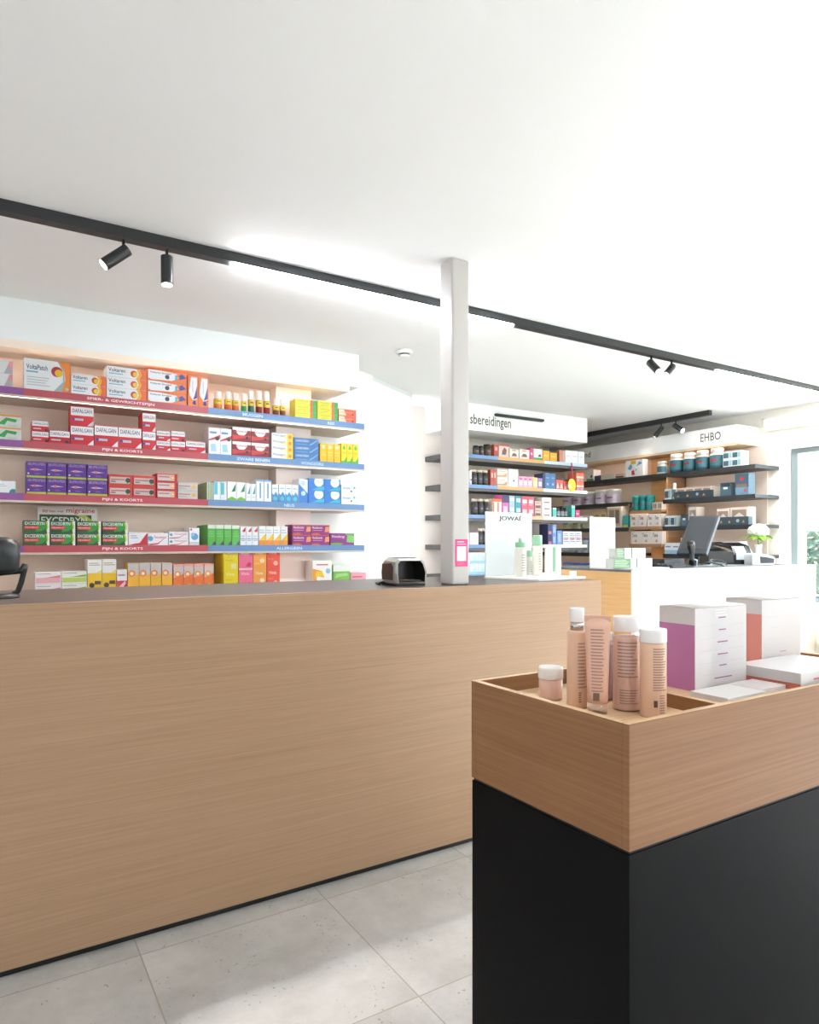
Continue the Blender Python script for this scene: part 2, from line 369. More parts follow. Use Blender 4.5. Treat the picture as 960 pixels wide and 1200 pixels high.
# cosmetics on the stand
PINK = '#e6bc9e'
def cosmetic(name, x, y, label, cat, build, rz=0):
    r = empty(name, (x, y, .946), label, cat, rz); build(r); return r
def lines_on(mb, w, h, y, z0, n, col='#a5877c', x0=None, top=.97, bot=.35, bar=True):
    sp = [('l', .12, bot, .9, top, n, col), ('l', .12, .2, .88, bot - .02, 5, col)]
    if bar: sp += [('r', .14, .04, .4, .17, '#8d776d'), ('l', .5, .05, .9, .16, 3, '#9b7d72')]
    mb.prints(w, h, sp, y=y, x0=x0, z0=z0)
def curved_print(mb, r, sy, z0, z1, a0, a1, n, col, c=(0, 0)):
    """rows of fine print wrapped round a bottle; angles measured from -Y"""
    for q in range(n):
        za = z0 + (z1 - z0) * (q + .25) / n; zb = z0 + (z1 - z0) * (q + .68) / n
        a2 = a1 - (a1 - a0) * .3 * ((q * 53 % 11) / 11); K = 7
        ring = []
        for k in range(K + 1):
            a = a0 + (a2 - a0) * k / K; ring.append((c[0] + (r + .0004) * math.sin(a), c[1] - (r * sy + .0004) * math.cos(a)))
        for k in range(K):
            p, q2 = ring[k], ring[k + 1]; mb.face([(*p, za), (*q2, za), (*q2, zb), (*p, zb)], M(col))
def jar(r_):
    MB().lathe([(.0228, 0), (.0245, .002), (.0250, .006), (.0250, .044)], M('#e3b8a2', .3)).build('jar_body', r_)
    MB().lathe([(.0262, .044), (.0266, .047), (.0266, .064), (.0262, .067), (.024, .069)], M('#efe9e5', .3)).build('lid', r_)
cosmetic('cream_jar', 1.035, 1.085, 'short pink cream jar with white lid in the tray', 'jar', jar)
def pump(r_):
    m = MB().lathe([(.0195, 0), (.0205, .002), (.0205, .150), (.0200, .154), (.017, .157)], M(PINK, .35)); curved_print(m, .0205, 1, .04, .135, .0, .95, 14, '#a88a7e'); curved_print(m, .0205, 1, .012, .034, .05, .35, 5, '#6f5a52'); m.build('bottle_body', r_)
    MB().lathe([(.0135, .157), (.0135, .174)], M('#c9c4c0', .15, 1.)).build('collar', r_)
    MB().lathe([(.0148, .174), (.0150, .176), (.0150, .199), (.0143, .202)], M('#f1efec', .2)).build('cap', r_)
cosmetic('pump_bottle', 1.030, 1.003, 'tall pink bottle with chrome collar and white cap', 'bottle', pump, rz=-.7)
def tube_(r_):
    # flattened tube standing on its cap: round below, crimped flat above
    N = 24; secs = []
    for j in range(9):
        t = j / 8; z = .022 + t * .165; rx = .0195 + .0055 * t; ry = .0185 * (1 - t) ** .8 + .0012
        secs.append([(rx * math.cos(2 * PI * i / N), ry * math.sin(2 * PI * i / N), z) for i in range(N)])
    m = MB(); V = [p for s in secs for p in s]; Fs = []
    for j in range(8):
        for i in range(N): Fs.append((j * N + i, j * N + (i + 1) % N, (j + 1) * N + (i + 1) % N, (j + 1) * N + i))
    Fs.append(tuple(range(8 * N, 9 * N))); Fs.append(tuple(range(N))[::-1]); m.raw(V, Fs, M('#e4b59c', .3), True)
    for q in range(20):
        z = .045 + q * .0062; t = (z + .001 - .022) / .165; ry = .0185 * (1 - t) ** .8 + .0012; w = (.0195 + .0055 * t); e = .55 - .2 * ((q * 7 % 5) / 5)
        for k in range(4):
            xs = [w * (-.55 + (e + .55) * (k + d) / 4) for d in (0, 1)]
            ys = [-ry * math.sqrt(max(0, 1 - (x / w) ** 2)) - .0007 for x in xs]
            m.face([(xs[0], ys[0], z), (xs[1], ys[1], z), (xs[1], ys[1], z + .0026), (xs[0], ys[0], z + .0026)], M('#b0877a'))
    m.box(-.008, .004, -.0192, -.0188, .028, .043, M('#7c675f'))
    m.build('tube_body', r_)
    MB().box(-.0256, .0256, -.0012, .0012, .180, .192, M('#d8a894', .35)).build('crimp', r_)
    MB().lathe([(.0180, 0), (.0184, .002), (.0184, .022)], CLEAR).build('cap', r_)
cosmetic('cosmetic_tube', 1.0245, .9427, 'glossy pink cosmetic tube with printed text standing on clear cap', 'tube', tube_, rz=-.85)
def clear_bottle(r_):
    MB().lathe([(.0265, .002), (.0268, .004), (.0268, .145), (.0262, .147)], M('#ecc9b8', .3)).build('label_sleeve', r_)
    m = MB(); curved_print(m, .0269, 1, .066, .140, -.75, .85, 11, '#b5948a'); curved_print(m, .0269, 1, .014, .045, -.6, .85, 6, '#b89a90'); m.build('fine_print', r_)
    MB().lathe([(.0275, 0), (.0282, .002), (.0282, .148), (.027, .154), (.021, .157)], CLEAR).build('bottle_body', r_)
    MB().lathe([(.0262, .158), (.0268, .160), (.0268, .184), (.0262, .187)], M('#efebe8', .25)).build('cap', r_)
cosmetic('lotion_bottle', 1.100, .935, 'clear walled round bottle with pink label and white cap', 'bottle', clear_bottle, rz=-.8)
def dbot(r_):
    m = MB().lathe([(.0235, 0), (.0248, .002), (.0248, .140), (.0243, .143)], M(PINK, .35))
    curved_print(m, .0248, 1, .052, .135, -.15, .95, 17, '#9c7e72'); curved_print(m, .0248, 1, .004, .046, .35, .95, 9, '#a5877b')
    for (a, b) in ((-.1, .18),): curved_print(m, .0248, 1, .014, .044, a, b, 1, '#5f4f49')
    m.build('bottle_body', r_)
    MB().lathe([(.0250, .143), (.0256, .145), (.0256, .166), (.0250, .169)], M('#efebe8', .25)).build('cap', r_)
cosmetic('toner_bottle', 1.0995, .8707, 'nearest pink bottle with wide white cap and barcode label', 'bottle', dbot, rz=-.75)
def vio(r_):
    MB().lathe([(.015, .004), (.0155, .006), (.0155, .118), (.014, .12)], M('#a98a96', .25)).build('bottle_body', r_)
    MB().lathe([(.0165, 0), (.017, .002), (.017, .122), (.016, .125)], CLEAR).build('outer_shell', r_)
    MB().lathe([(.0135, .125), (.0137, .142), (.013, .144)], M('#d9cfd4', .3)).build('cap', r_)
cosmetic('serum_bottle', 1.128, 1.010, 'small mauve bottle half hidden behind the round bottle', 'bottle', vio)

def carton(name, x0, x1, y0, y1, z0, h, label, c_side, lines, tilt=0):
    r_ = empty(name, (x0, y0, z0), label, 'box'); w, d = x1 - x0, y1 - y0
    W = M('#d3cecd', .3); m = MB(); m.box(0, w, 0, d, 0, h, W)
    m.prints(w, h, lines, y=0, x0=0)
    m.face([(-.0004, d, 0), (-.0004, 0, 0), (-.0004, 0, h * .8), (-.0004, d, h * .8)], M(c_side, .4))
    m.build('carton_body', r_)
    # folded lid, bulging a little along its long edge
    K = 8; m = MB()
    for k in range(K):
        a, b = k / K, (k + 1) / K; za = h + .001 + .004 * math.sin(PI * a); zb = h + .001 + .004 * math.sin(PI * b)
        m.raw([(0, a * d, za), (w, a * d, za - (za - h - .001) * .6), (w, b * d, zb - (zb - h - .001) * .6), (0, b * d, zb), (0, a * d, h - .0005), (w, a * d, h - .0005), (w, b * d, h - .0005), (0, b * d, h - .0005)],
              [(0, 1, 2, 3), (4, 7, 6, 5), (0, 3, 7, 4), (1, 5, 6, 2)], M('#dcd8d2', .4), True)
    m.build('lid_flap', r_)
    return r_
LN = [('l', .38, .88, .62, .98, 3, '#e3dfdf')]
for k, v in enumerate((.87, .72, .57, .42, .28, .13)):
    LN += [('r', .44 - .03 * (k in (2, 3)) - .1 * (k == 5), v - .008, .58 + .03 * (k in (2, 3)) + .1 * (k == 5), v + .006, '#9c5a8a'), ('r', .1, v - .098, .42, v - .093, '#c7c0c2'), ('r', .62, v - .098, .95, v - .093, '#c7c0c2'), ('l', .3, v - .085, .74, v - .03, 3, '#d5cfd0')]
carton('gift_carton', 1.276, 1.461, .904, .994, .9655, .176, 'white display carton with mauve purple side panel in the tray', '#bd79a8', LN)
LN2 = []
for k, v in enumerate((.75, .6, .45)):
    LN2 += [('r', .12, v, .4, v + .006, '#c9c3c3'), ('r', .55, v - .02, .9, v - .014, '#d0caca')]
LN2 += [('r', .3, .12, .72, .135, '#c76a7d'), ('r', .44, .25, .6, .262, '#c78a9a'), ('l', .3, .28, .7, .36, 3, '#d5cfd0')]
carton('gift_carton', 1.608, 1.782, .955, 1.05, .9655, .176, 'white display carton with salmon side panel, right of purple one', '#df8f84', LN2)
r_ = empty('gift_carton', (1.475, .790, .9655), 'low white carton lying flat in front of salmon box', 'box')
m = MB().box(0, .25, 0, .15, 0, .037, M('#d3cecc', .35)); m.face([(-.0004, .15, 0), (-.0004, 0, 0), (-.0004, 0, .014), (-.0004, .15, .014)], M('#c9705f')); m.prints(.25, .037, [('r', .2, .5, .5, .6, '#c76a7d')], x0=0); m.build('carton_body', r_)
r_ = empty('flat_carton', (1.225, .795, .9655), 'thin flat white carton in front of purple box', 'box', rz=.0)
bevel(MB().box(0, .13, 0, .085, 0, .013, M('#dad5d0', .35)).build('carton_body', r_), .001)
r_ = empty('flat_carton', (1.362, .812, .9655), 'flat white carton between the thin one and salmon box', 'box', rz=.0)
bevel(MB().box(0, .095, 0, .075, 0, .012, M('#d4c8c5', .35)).build('carton_body', r_), .001)

# ------------------------------------------------------------------ shelving
SZ = [2.064, 1.799, 1.533, 1.269, 1.004]
ORD = ['top', 'second', 'third', 'fourth', 'lowest']
def shelf_unit(name, label, p0, L, depth, ztop, thick, board, strips, rz=0, lip=None, texts=(), group=None):
    """board runs along local +x from p0, its front edge faces local -y"""
    r = empty(name, (p0[0], p0[1], ztop), label, 'shelf', rz, group)
    MB().box(0, L, .003, depth, -thick, 0, board).build('board', r)
    for (a, b, c, h, cn) in strips:
        m = MB().box(a, b, 0, .003, -h, 0.0008, M(c, .4))
        o = m.build('label_strip', r); o['label'] = cn + ' label strip'
        for (tx, x0, x1, col) in texts:
            if a <= x0 < b:
                tm = MB(); tm.text(tx, (x0, -.0005, -h * .78), (x1 - x0, 0, 0), (0, 0, h * .5), M(col, .5)); tm.build('lettering', o)
    if lip:
        MB().box(0, L, 0, .005, -thick - (.003 if thick < .044 else .012), -.0355 if thick > .04 else -thick, lip).build('front_lip', r)
        MB().box(.01, L - .01, .012, .022, -thick - .0015, -thick, WARM2).build('light_strip', r)
    return r
YF, YP = 3.95, 4.23
WARM = M('#fff2e2', .5, emit='#ffe6d2', estr=5); WARM2 = M('#fff3e4', .5, emit='#ffe9d6', estr=3.4); WARM3 = M('#fff3e3', .5, emit='#ffe4c8', estr=6)
LX0 = -.9; LX1 = 2.113
kx = lambda px, Y=YF: atY(px, Y)[0]
TX = [[('SPIER- & GEWRICHTSPIJN', 102, 181), ('MUGGEN', 284.5, 308), ('REIS', 384, 392)],
      [('PIJN & KOORTS', 120, 167), ('ZWARE BENEN', 277.5, 316), ('WONDZORG', 353, 379)],
      [('PIJN & KOORTS', 120, 167), ('NEUS', 333, 345)],
      [('PIJN & KOORTS', 120, 167.5), ('ALLERGIEEN', 324, 354)], []]
UND = M('#c8bbae', .5)
for i, z in enumerate(SZ):
    a = kx(27.7); b = kx(244)
    shelf_unit('wall_shelf', ORD[i] + ' shelf of the long medicine wall behind the counter', (LX0, YF, 0), LX1 - LX0, WALLY - YF - .001, z, .043, UND,
               [(0, a - LX0, '#7d4a85', .035, 'purple'), (a - LX0, b - LX0, '#a4454f', .035, 'crimson'), (b - LX0, LX1 - LX0, '#5b7da6', .035, 'blue')],
               lip=M('#bfb09f', .4) if i < 4 else None, texts=[(t, kx(p) - LX0, kx(q) - LX0, '#e9d3d6' if p < 240 else '#b9d0e8') for t, p, q in TX[i]], group='shelves of the long medicine wall')
# back panel, wall pillar, bulkhead with its lit top panel
struct(MB().box(LX0, 1.562, YP, WALLY, .0, 2.2715, LAM).build('wall_panel'))
struct(MB().box(1.562, 1.80, 4.10, WALLY, 0, 2.2715, M('#f3e9e3', .6)).build('wall_pillar'))
struct(MB().box(LX0, 2.078, YF + .01, WALLY, 2.302, CZ, plaster('bulkhead_plaster', '#e9eded')).build('wall_bulkhead'))
tp = empty('shelf_top_panel', (LX0, YF, 2.272), 'pale panel with warm light strip above the top medicine shelf', 'panel')
MB().box(0, 2.006 - LX0, 0, WALLY - YF, 0, .03, M('#f2e2d3', .5)).build('board', tp)
MB().box(.02, 2.006 - LX0 - .02, .010, .022, -.005, 0, WARM).build('light_strip', tp)
MB().box(0, 2.006 - LX0, 0, .005, -.010, 0, M('#f2e2d3', .5)).build('front_lip', tp)

# middle wall shelves
MY, MYB = 4.79, 5.17; MX0, MX1 = 3.39, 5.06
km = lambda px: atY(px, MY)[0]
MS = [[(584, '#6f95c4', 'blue'), (638, '#dba566', 'orange'), (699, '#b9cde4', 'pale blue')],
      [(583, '#6f95c4', 'blue'), (637, '#dcab70', 'orange'), (699, '#eef1f1', 'white')],
      [(588, '#6f95c4', 'blue'), (637, '#dfb484', 'orange'), (699, '#f2f4f4', 'white')],
      [(584, '#6f95c4', 'blue'), (637, '#dfb484', 'orange'), (699, '#f2f4f4', 'white')],
      [(699, '#7fb3d6', 'blue')]]
for i, z in enumerate(SZ):
    st_, prev = [], MX0
    for px, c, cn in MS[i]:
        e = min(km(px), MX1); st_.append((prev - MX0, e - MX0, c, .03, cn)); prev = e
    shelf_unit('wall_shelf', ORD[i] + ' dark shelf on the middle back wall beyond the column', (MX0, MY, 0), MX1 - MX0, MYB - MY - .001, z, .045, M('#4c4b4a', .5), st_, lip=M('#5d5b59', .5) if i < 4 else None, group='shelves on the middle back wall')
hd = empty('shelf_header', (MX0, MY, 2.275), 'white header board lettered sbereidingen above the middle shelves', 'sign')
MB().box(0, MX1 - MX0, 0, MYB - MY, 0, CZ - 2.276, GREYPANEL).build('board', hd)
a, b = atY(551, MY)[0], atY(599, MY)[0]
m = MB(); m.text('sbereidingen', (a - MX0, -.0006, .030), (b - a, 0, 0), (0, 0, .115), M('#55524e')); m.build('lettering', hd)
tl = empty('linear_light', (kx(582, MY - .03), MY, 2.425), 'short thin black linear light on the middle header board', 'light')
MB().box(0, kx(638, MY - .03) - kx(582, MY - .03), -.03, 0, 0, .02, BLACK).build('housing', tl)
MB().box(.01, kx(638, MY - .03) - kx(582, MY - .03) - .01, -.025, -.005, -.004, 0, M('#2a2c2e', .5)).build('diffuser', tl)

# EHBO shelving on the right wall (front faces -X, so it is turned by -90 degrees)
EX = 5.8; EZ = [1.985, 1.72, 1.45, 1.175, .91]
ey = lambda px: atX(px, EX)[0]
E_END = ey(885); 
def eshelf(label, px0, px1, z, thick=.03, board=None, name='wall_shelf', y0=None, y1=None, grp='dark shelves on the EHBO wall'):
    ya = ey(px0) if y0 is None else y0; yb = ey(px1) if y1 is None else y1
    r = empty(name, (EX, ya, z), label, 'shelf', -PI / 2, grp)
    MB().box(0, ya - yb, 0, XW - EX - .001, -thick, 0, board or M('#353738', .5)).build('board', r)
    if z > 1.1:
        MB().box(0, ya - yb, 0, .005, -thick - .012, -thick, board or M('#353738', .5)).build('front_lip', r)
        MB().box(.01, ya - yb - .01, .008, .018, -thick - .005, -thick, WARM3).build('light_strip', r)
    return r
eshelf('top dark shelf on the EHBO wall, under the header board', 0, 885, EZ[0], y0=6.45)
C0, C1 = ey(737), ey(777)
for i, nm in ((1, 'second'), (2, 'third'), (3, 'fourth'), (4, 'lowest')):
    eshelf(f'{nm} dark EHBO shelf, part left of the wooden bay', 0, 737, EZ[i], y0=6.45, y1=C0)
    eshelf(f'{nm} dark EHBO shelf, part right of the wooden bay', 777, 885, EZ[i], y0=C1)
for z, nm in ((1.625, 'upper'), (1.455, 'middle'), (1.275, 'lower'), (1.05, 'lowest')):
    eshelf(f'{nm} wooden shelf in the oak bay of EHBO wall', 0, 0, z, .022, OAK_BROWN, y0=C0 - .001, y1=C1 + .02, grp='wooden shelves in the oak bay')
struct(MB().box(XW - .02, XW, C1, C0, 0, 2.19, OAK_ORANGE).build('wall_bay_panel'))
struct(MB().box(EX + .08, XW, C1, C1 + .018, 0, EZ[0] - .031, OAK_BROWN).build('wall_bay_side'))
struct(MB().box(XW - .012, XW, 6.45, C0, 0, 2.19, LAM).build('wall_panel_left'))
struct(MB().box(XW - .012, XW, C1, ey(872), 0, 2.19, LAM).build('wall_panel_right'))
hy0, hy1 = 6.45, 3.69
hd = empty('shelf_header', (EX, hy0, 2.2), 'pale header board lettered EHBO above the right wall shelves', 'sign', -PI / 2)
MB().box(0, hy0 - hy1, 0, XW - EX - .001, 0, .165, GREYPANEL).build('board', hd)
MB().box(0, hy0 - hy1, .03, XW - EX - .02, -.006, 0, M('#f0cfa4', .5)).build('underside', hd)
MB().box(.3, hy0 - hy1 - .1, .04, .06, -.010, -.006, WARM).build('light_strip', hd)
MB().box(0, hy0 - hy1, 0, .006, -.020, 0, M('#e3cfb4', .5)).build('front_lip', hd)
for t, p, q, z0, z1 in (('EHBO', 821, 845, .045, .125), ('nd', 685.5, 692, .055, .115)):
    m = MB(); m.text(t, (hy0 - ey(p), -.0006, z0), (ey(p) - ey(q), 0, 0), (0, 0, z1 - z0), M('#55524e')); m.build('lettering', hd)

# ------------------------------------------------------------------ packaging designs  (w, h) -> printing on the front
def sty_white(c='#d8dcdf'): return ('#f1f2f2', [('l', .1, .3, .9, .8, 3, c)])
ST = {
 'voltapatch': ('#eef1f2', [('p', [(.8, 0), (1, 0), (1, 1), (.74, 1), (.86, .72), (.88, .4)], '#ef8a33'), ('p', [(.62, 0), (.8, 0), (.87, .35), (.86, .72), (.74, 1), (.71, 1), (.83, .7), (.83, .35)], '#9fb3b3'), ('t', 'VoltaPatch', .05, .66, .5, .82, '#2b3f68'), ('r', .05, .56, .3, .61, '#6fb3cf'), ('d', .7, .66, .17, '#b02a3a'), ('d', .74, .62, .12, '#f0c02c'), ('l', .06, .12, .55, .45, 4, '#c3c9cc'), ('d', .92, .12, .05, '#9fd0d8')]),
 'voltaren': ('#eff1f2', [('p', [(.82, 0), (1, 0), (1, 1), (.82, 1), (.88, .5)], '#ee6f35'), ('p', [(.72, 0), (.82, 0), (.88, .5), (.82, 1), (.74, 1), (.8, .5)], '#f2b23a'), ('t', 'Voltaren', .04, .5, .46, .85, '#2b3f68'), ('r', .05, .28, .4, .38, '#7fbcd6'), ('d', .68, .5, .32, '#d9542c'), ('d', .71, .46, .22, '#f3cd3a')]),
 'emulgel': ('#ee7b3c', [('p', [(.03, .2), (.1, .08), (.62, .12), (.78, .4), (.74, .8), (.3, .95), (.03, .95)], '#eef1f4'), ('t', 'Voltaren Emulgel', .07, .6, .6, .82, '#2b3f68'), ('d', .5, .42, .2, '#33333a'), ('r', .7, .25, .76, .7, '#57b2d8'), ('p', [(.82, .3), (.98, .5), (.88, .85), (.8, .7)], '#2f3b8c')]),
 'emulgel_up': ('#ef7f40', [('p', [(.12, .5), (.3, .96), (.9, .96), (.9, .25), (.5, .2), (.2, .35)], '#eef1f4'), ('p', [(.5, .22), (.9, .28), (.9, .7), (.65, .35)], '#3b4795'), ('p', [(.45, .08), (.8, .05), (.75, .18), (.55, .2)], '#2f3b8c'), ('r', .45, .45, .5, .85, '#8fa1c9')]),
 'patch_grey': ('#e4e6e9', [('p', [(.6, 0), (1, 0), (1, .9), (.75, .5)], '#b7b0b8'), ('p', [(.75, .5), (1, .55), (1, 1), (.85, .95)], '#e49aa0')]),
 'dafalgan': ('#cf1f2e', [('r', 0, .52, 1, .96, '#f0edee'), ('t', 'DAFALGAN', .08, .66, .92, .86, '#44506a'), ('p', [(.72, 0), (1, 0), (1, .3)], '#f0edee'), ('r', .08, .26, .55, .36, '#b7c3d8'), ('d', .12, .31, .07, '#30498a')]),
 'dafalgan_dot': ('#cf1f2e', [('r', 0, .5, 1, .97, '#f0edee'), ('t', 'DAFALGAN', .06, .62, .94, .86, '#44506a'), ('r', .08, .2, .55, .32, '#c9c3cc'), ('d', .85, .14, .14, '#33333a')]),
 'mixed_green': ('#d5dbd6', [('r', 0, .88, 1, 1, '#f39a3d'), ('p', [(.15, .25), (.45, .8), (.85, .7), (.8, .45), (.5, .55), (.4, .2)], '#2f9b46'), ('r', .5, .1, .85, .2, '#c2c7c6')]),
 'purple': ('#5b2b8c', [('r', 0, 0, 1, .13, '#b6c52c'), ('t', 'IBUPROFEN', .08, .76, .92, .93, '#a994c9'), ('p', [(.15, .5), (.4, .58), (.85, .5), (.4, .44)], '#c9b3d4'), ('d', .42, .51, .08, '#e87a5b'), ('d', .1, .25, .05, '#e9e2f0'), ('l', .4, .2, .7, .32, 2, '#8d6fb3')]),
 'red_silver': ('#cf3730', [('r', .06, .2, .9, .78, '#c3bdb8'), ('r', .1, .5, .7, .6, '#b5524c'), ('r', .1, .32, .3, .42, '#5a5350'), ('d', .82, .5, .22, '#3b3b37'), ('d', .8, .2, .08, '#58a846')]),
 'red_thin': ('#cf2f38', [('r', .04, .14, .86, .86, '#cfcac6'), ('r', .08, .52, .62, .66, '#c2645f'), ('d', .77, .5, .26, '#eeb04a'), ('d', .77, .5, .14, '#f7ddb0')]),
 'grey_thin': ('#cac7c4', [('r', .05, .52, .62, .64, '#c2645f'), ('d', .8, .5, .24, '#eeb04a'), ('l', .05, .15, .5, .4, 2, '#9b9895')]),
 'teal_corner': ('#eef1f1', [('d', .9, .05, .3, '#2f8791'), ('l', .1, .5, .6, .8, 2, '#a9c6cf')]),
 'excedryn': ('#2c5a35', [('r', .9, 0, 1, 1, '#eceeea'), ('p', [(.5, .95), (.85, .9), (.9, .6), (.88, .4), (.7, .15), (.45, .1), (.5, .5)], '#2e9a3c'), ('p', [(.84, .95), (.93, .85), (.96, .5), (.9, .2), (.86, .2), (.91, .5)], '#c9d43a'), ('t', 'EXCEDRYN', .04, .64, .8, .9, '#f2f4f0'), ('r', .03, .3, .6, .56, '#dd3434'), ('t', 'Pijnstillend', .06, .36, .54, .5, '#f6d5d3')]),
 'red_swoosh': ('#f0eff1', [('p', [(.0, .05), (.6, .2), (.95, .9), (1, .9), (1, 0), (.3, 0)], '#c52c3c'), ('l', .1, .5, .5, .8, 2, '#8e9bbd')]),
 'pink_swoosh': ('#f1f0f3', [('p', [(.0, .12), (.5, .2), (.95, .75), (.5, .08), (.1, 0)], '#d0506d'), ('d', .13, .55, .2, '#55a5cd'), ('t', 'Paracetamol', .3, .55, .9, .8, '#c9799a')]),
 'swirl': ('#eef1f4', [('d', .55, .5, .2, '#5da4d6'), ('d', .35, .62, .11, '#94c7e4'), ('d', .2, .9, .06, '#cf4050'), ('r', 0, 0, 1, .2, '#c8ccd2')]),
 'green_tall': ('#5cb650', [('r', 0, .82, 1, 1, '#e1ecdd'), ('l', .15, .4, .85, .72, 3, '#7cc971'), ('p', [(.5, 0), (1, 0), (1, .22), (.75, .15)], '#5c5b72')]),
 'white_redtri': ('#eef0f3', [('p', [(.3, .75), (.9, .97), (.9, .75), (.6, .7)], '#c9384a'), ('l', .2, .2, .8, .55, 3, '#9db0cb'), ('r', 0, .3, 1, .36, '#b4c3d6')]),
 'yellow_orange': ('#eef0ee', [('r', 0, 0, 1, .25, '#ef9640'), ('p', [(.1, .25), (1, .25), (1, .62), (.7, .5)], '#f6c93c'), ('l', .1, .6, .8, .85, 2, '#a9c4d8')]),
 'magenta': ('#93307c', [('t', 'Hooikoorts', .06, .62, .62, .86, '#f0dcea'), ('l', .08, .4, .6, .52, 1, '#dfa9d0'), ('p', [(.74, .3), (1, .35), (1, .85), (.78, .8)], '#ec9a64'), ('p', [(0, 0), (.55, 0), (.35, .2), (0, .12)], '#d9713d'), ('r', 0, .93, 1, 1, '#c25c52')]),
 'magenta_green': ('#8c3284', [('t', 'Rhinallergy', .06, .56, .6, .82, '#efdced'), ('p', [(.68, .25), (1, .2), (1, .8), (.7, .85)], '#86c96a'), ('p', [(0, 0), (.4, 0), (.55, .12), (.3, .2), (0, .16)], '#79b84c'), ('r', .62, .86, 1, 1, '#63b552')]),
 'white_pink': ('#f3efef', [('r', .03, .12, .97, .55, '#ecb3b6'), ('p', [(.5, .6), (.97, .75), (.97, .55), (.3, .55)], '#e6838e'), ('l', .06, .8, .6, .92, 1, '#9a8e96')]),
 'white_green': ('#f3f3ee', [('r', .03, .12, .97, .5, '#c5d76b'), ('p', [(.5, .6), (.97, .75), (.97, .55), (.3, .55)], '#8db83a'), ('l', .06, .8, .6, .92, 1, '#8e9a8a')]),
 'white_yellow': ('#f1f0ec', [('r', 0, 0, 1, .62, '#f2c52e'), ('p', [(0, .62), (.6, .62), (1, .72), (1, .6)], '#f7dd86'), ('l', .1, .82, .9, .92, 2, '#9a8f86'), ('d', .3, .28, .07, '#4a4238'), ('r', .5, .3, .92, .4, '#55493c')]),
 'white_redtri2': ('#f1eef0', [('r', 0, 0, 1, .55, '#cf3a4a'), ('p', [(.3, .1), (.9, .45), (.8, .55), (.2, .3)], '#efc9cd'), ('l', .1, .7, .8, .85, 1, '#b88a92')]),
 'orange_silver': ('#f1b83a', [('r', 0, .62, 1, 1, '#c9c2c0'), ('p', [(0, .62), (.4, .52), (1, .68), (1, .75), (0, .75)], '#c9c2c0'), ('d', .35, .66, .11, '#f08c3c'), ('d', .35, .66, .055, '#fbe9c9'), ('p', [(.15, 0), (.3, .2), (.4, 0)], '#e2643a'), ('p', [(.55, 0), (.75, .16), (.85, 0)], '#e2643a')]),
 'orange_deep': ('#ec7a3c', [('r', 0, .8, 1, 1, '#e8ada0'), ('p', [(0, .5), (1, .65), (1, .9), (0, .9)], '#cfc3bf'), ('d', .4, .64, .11, '#f2953c'), ('d', .4, .64, .055, '#fbe9c9'), ('d', .55, .2, .09, '#f5b83c')]),
 'tall_yellow': ('#e9d21f', [('t', 'Vista', .15, .75, .75, .9, '#f6efb0'), ('r', .5, .1, .85, .35, '#e7dfa0'), ('r', .1, .5, .6, .54, '#cbb51b')]),
 'tall_pink': ('#ea6f90', [('t', 'Vista', .15, .75, .75, .9, '#f9d9e2'), ('p', [(.5, .2), (.7, .4), (.9, .35), (.85, .15)], '#c5224f'), ('r', 0, 0, 1, .1, '#f3c7d1')]),
 'tall_orange': ('#f0a247', [('t', 'Vista', .15, .75, .75, .9, '#fbe6c4'), ('d', .68, .45, .12, '#f4e0bd'), ('r', .1, .3, .5, .34, '#f6c486')]),
 'tall_red': ('#ea5843', [('t', 'Vista', .15, .75, .75, .9, '#fbd6ce'), ('d', .68, .3, .12, '#f2b7a4'), ('r', .1, .5, .5, .54, '#f08c7a')]),
 'bisolvon': ('#f4f1ea', [('p', [(0, 0), (.1, 0), (.25, .4), (.6, .35), (.5, .6), (0, .7)], '#f2a63a'), ('p', [(.15, .4), (.6, .4), (.5, .58), (.2, .6)], '#f6cf3a'), ('l', .2, .78, .8, .9, 1, '#c56a6c'), ('t', 'Rennie', .15, .1, .9, .26, '#4f5fa8'), ('d', .8, .6, .1, '#8cc0dd')]),
 'lime': ('#7cbf4f', [('r', 0, .7, 1, 1, '#eef0ea'), ('p', [(.1, .4), (.9, .5), (.8, .62), (.2, .58)], '#a6d884'), ('r', 0, 0, .2, .1, '#eef0ea')]),
 'pale_pink': ('#f0a9b8', [('l', .1, .3, .9, .8, 2, '#e2566f')]),
 'ygr': ('#efe23b', [('p', [(.8, 0), (1, 0), (1, 1), (.82, 1)], '#45b04a'), ('p', [(.68, 0), (.8, 0), (.82, 1), (.7, 1)], '#e06a4b'), ('p', [(.1, .1), (.5, .25), (.6, .6), (.2, .5)], '#cfd63b'), ('l', .12, .6, .6, .85, 1, '#b9a83a')]),
 'redcream': ('#ec6a4b', [('p', [(0, 0), (.45, 0), (.3, .9), (0, .9)], '#f3d9b8'), ('l', .1, .4, .8, .6, 1, '#f7b19b'), ('d', .8, .25, .14, '#3b3434')]),
 'white_bluered': ('#f0f1f4', [('p', [(0, .55), (1, .75), (1, .6), (0, .5)], '#d6485a'), ('r', .1, .78, .7, .86, '#6c9ac7'), ('d', .75, .6, .08, '#444'), ('p', [(.2, .1), (.7, .1), (.6, .4), (.15, .38)], '#a7d3e6')]),
 'antistax': ('#8d2530', [('d', .5, .82, .4, '#f0eeee'), ('r', 0, .8, 1, 1, '#f0eeee'), ('p', [(0, .1), (1, .35), (1, .45), (0, .45)], '#d33b3c'), ('t', 'Antistax', .12, .66, .88, .8, '#c4545c'), ('d', .8, .3, .1, '#3b2c2c')]),
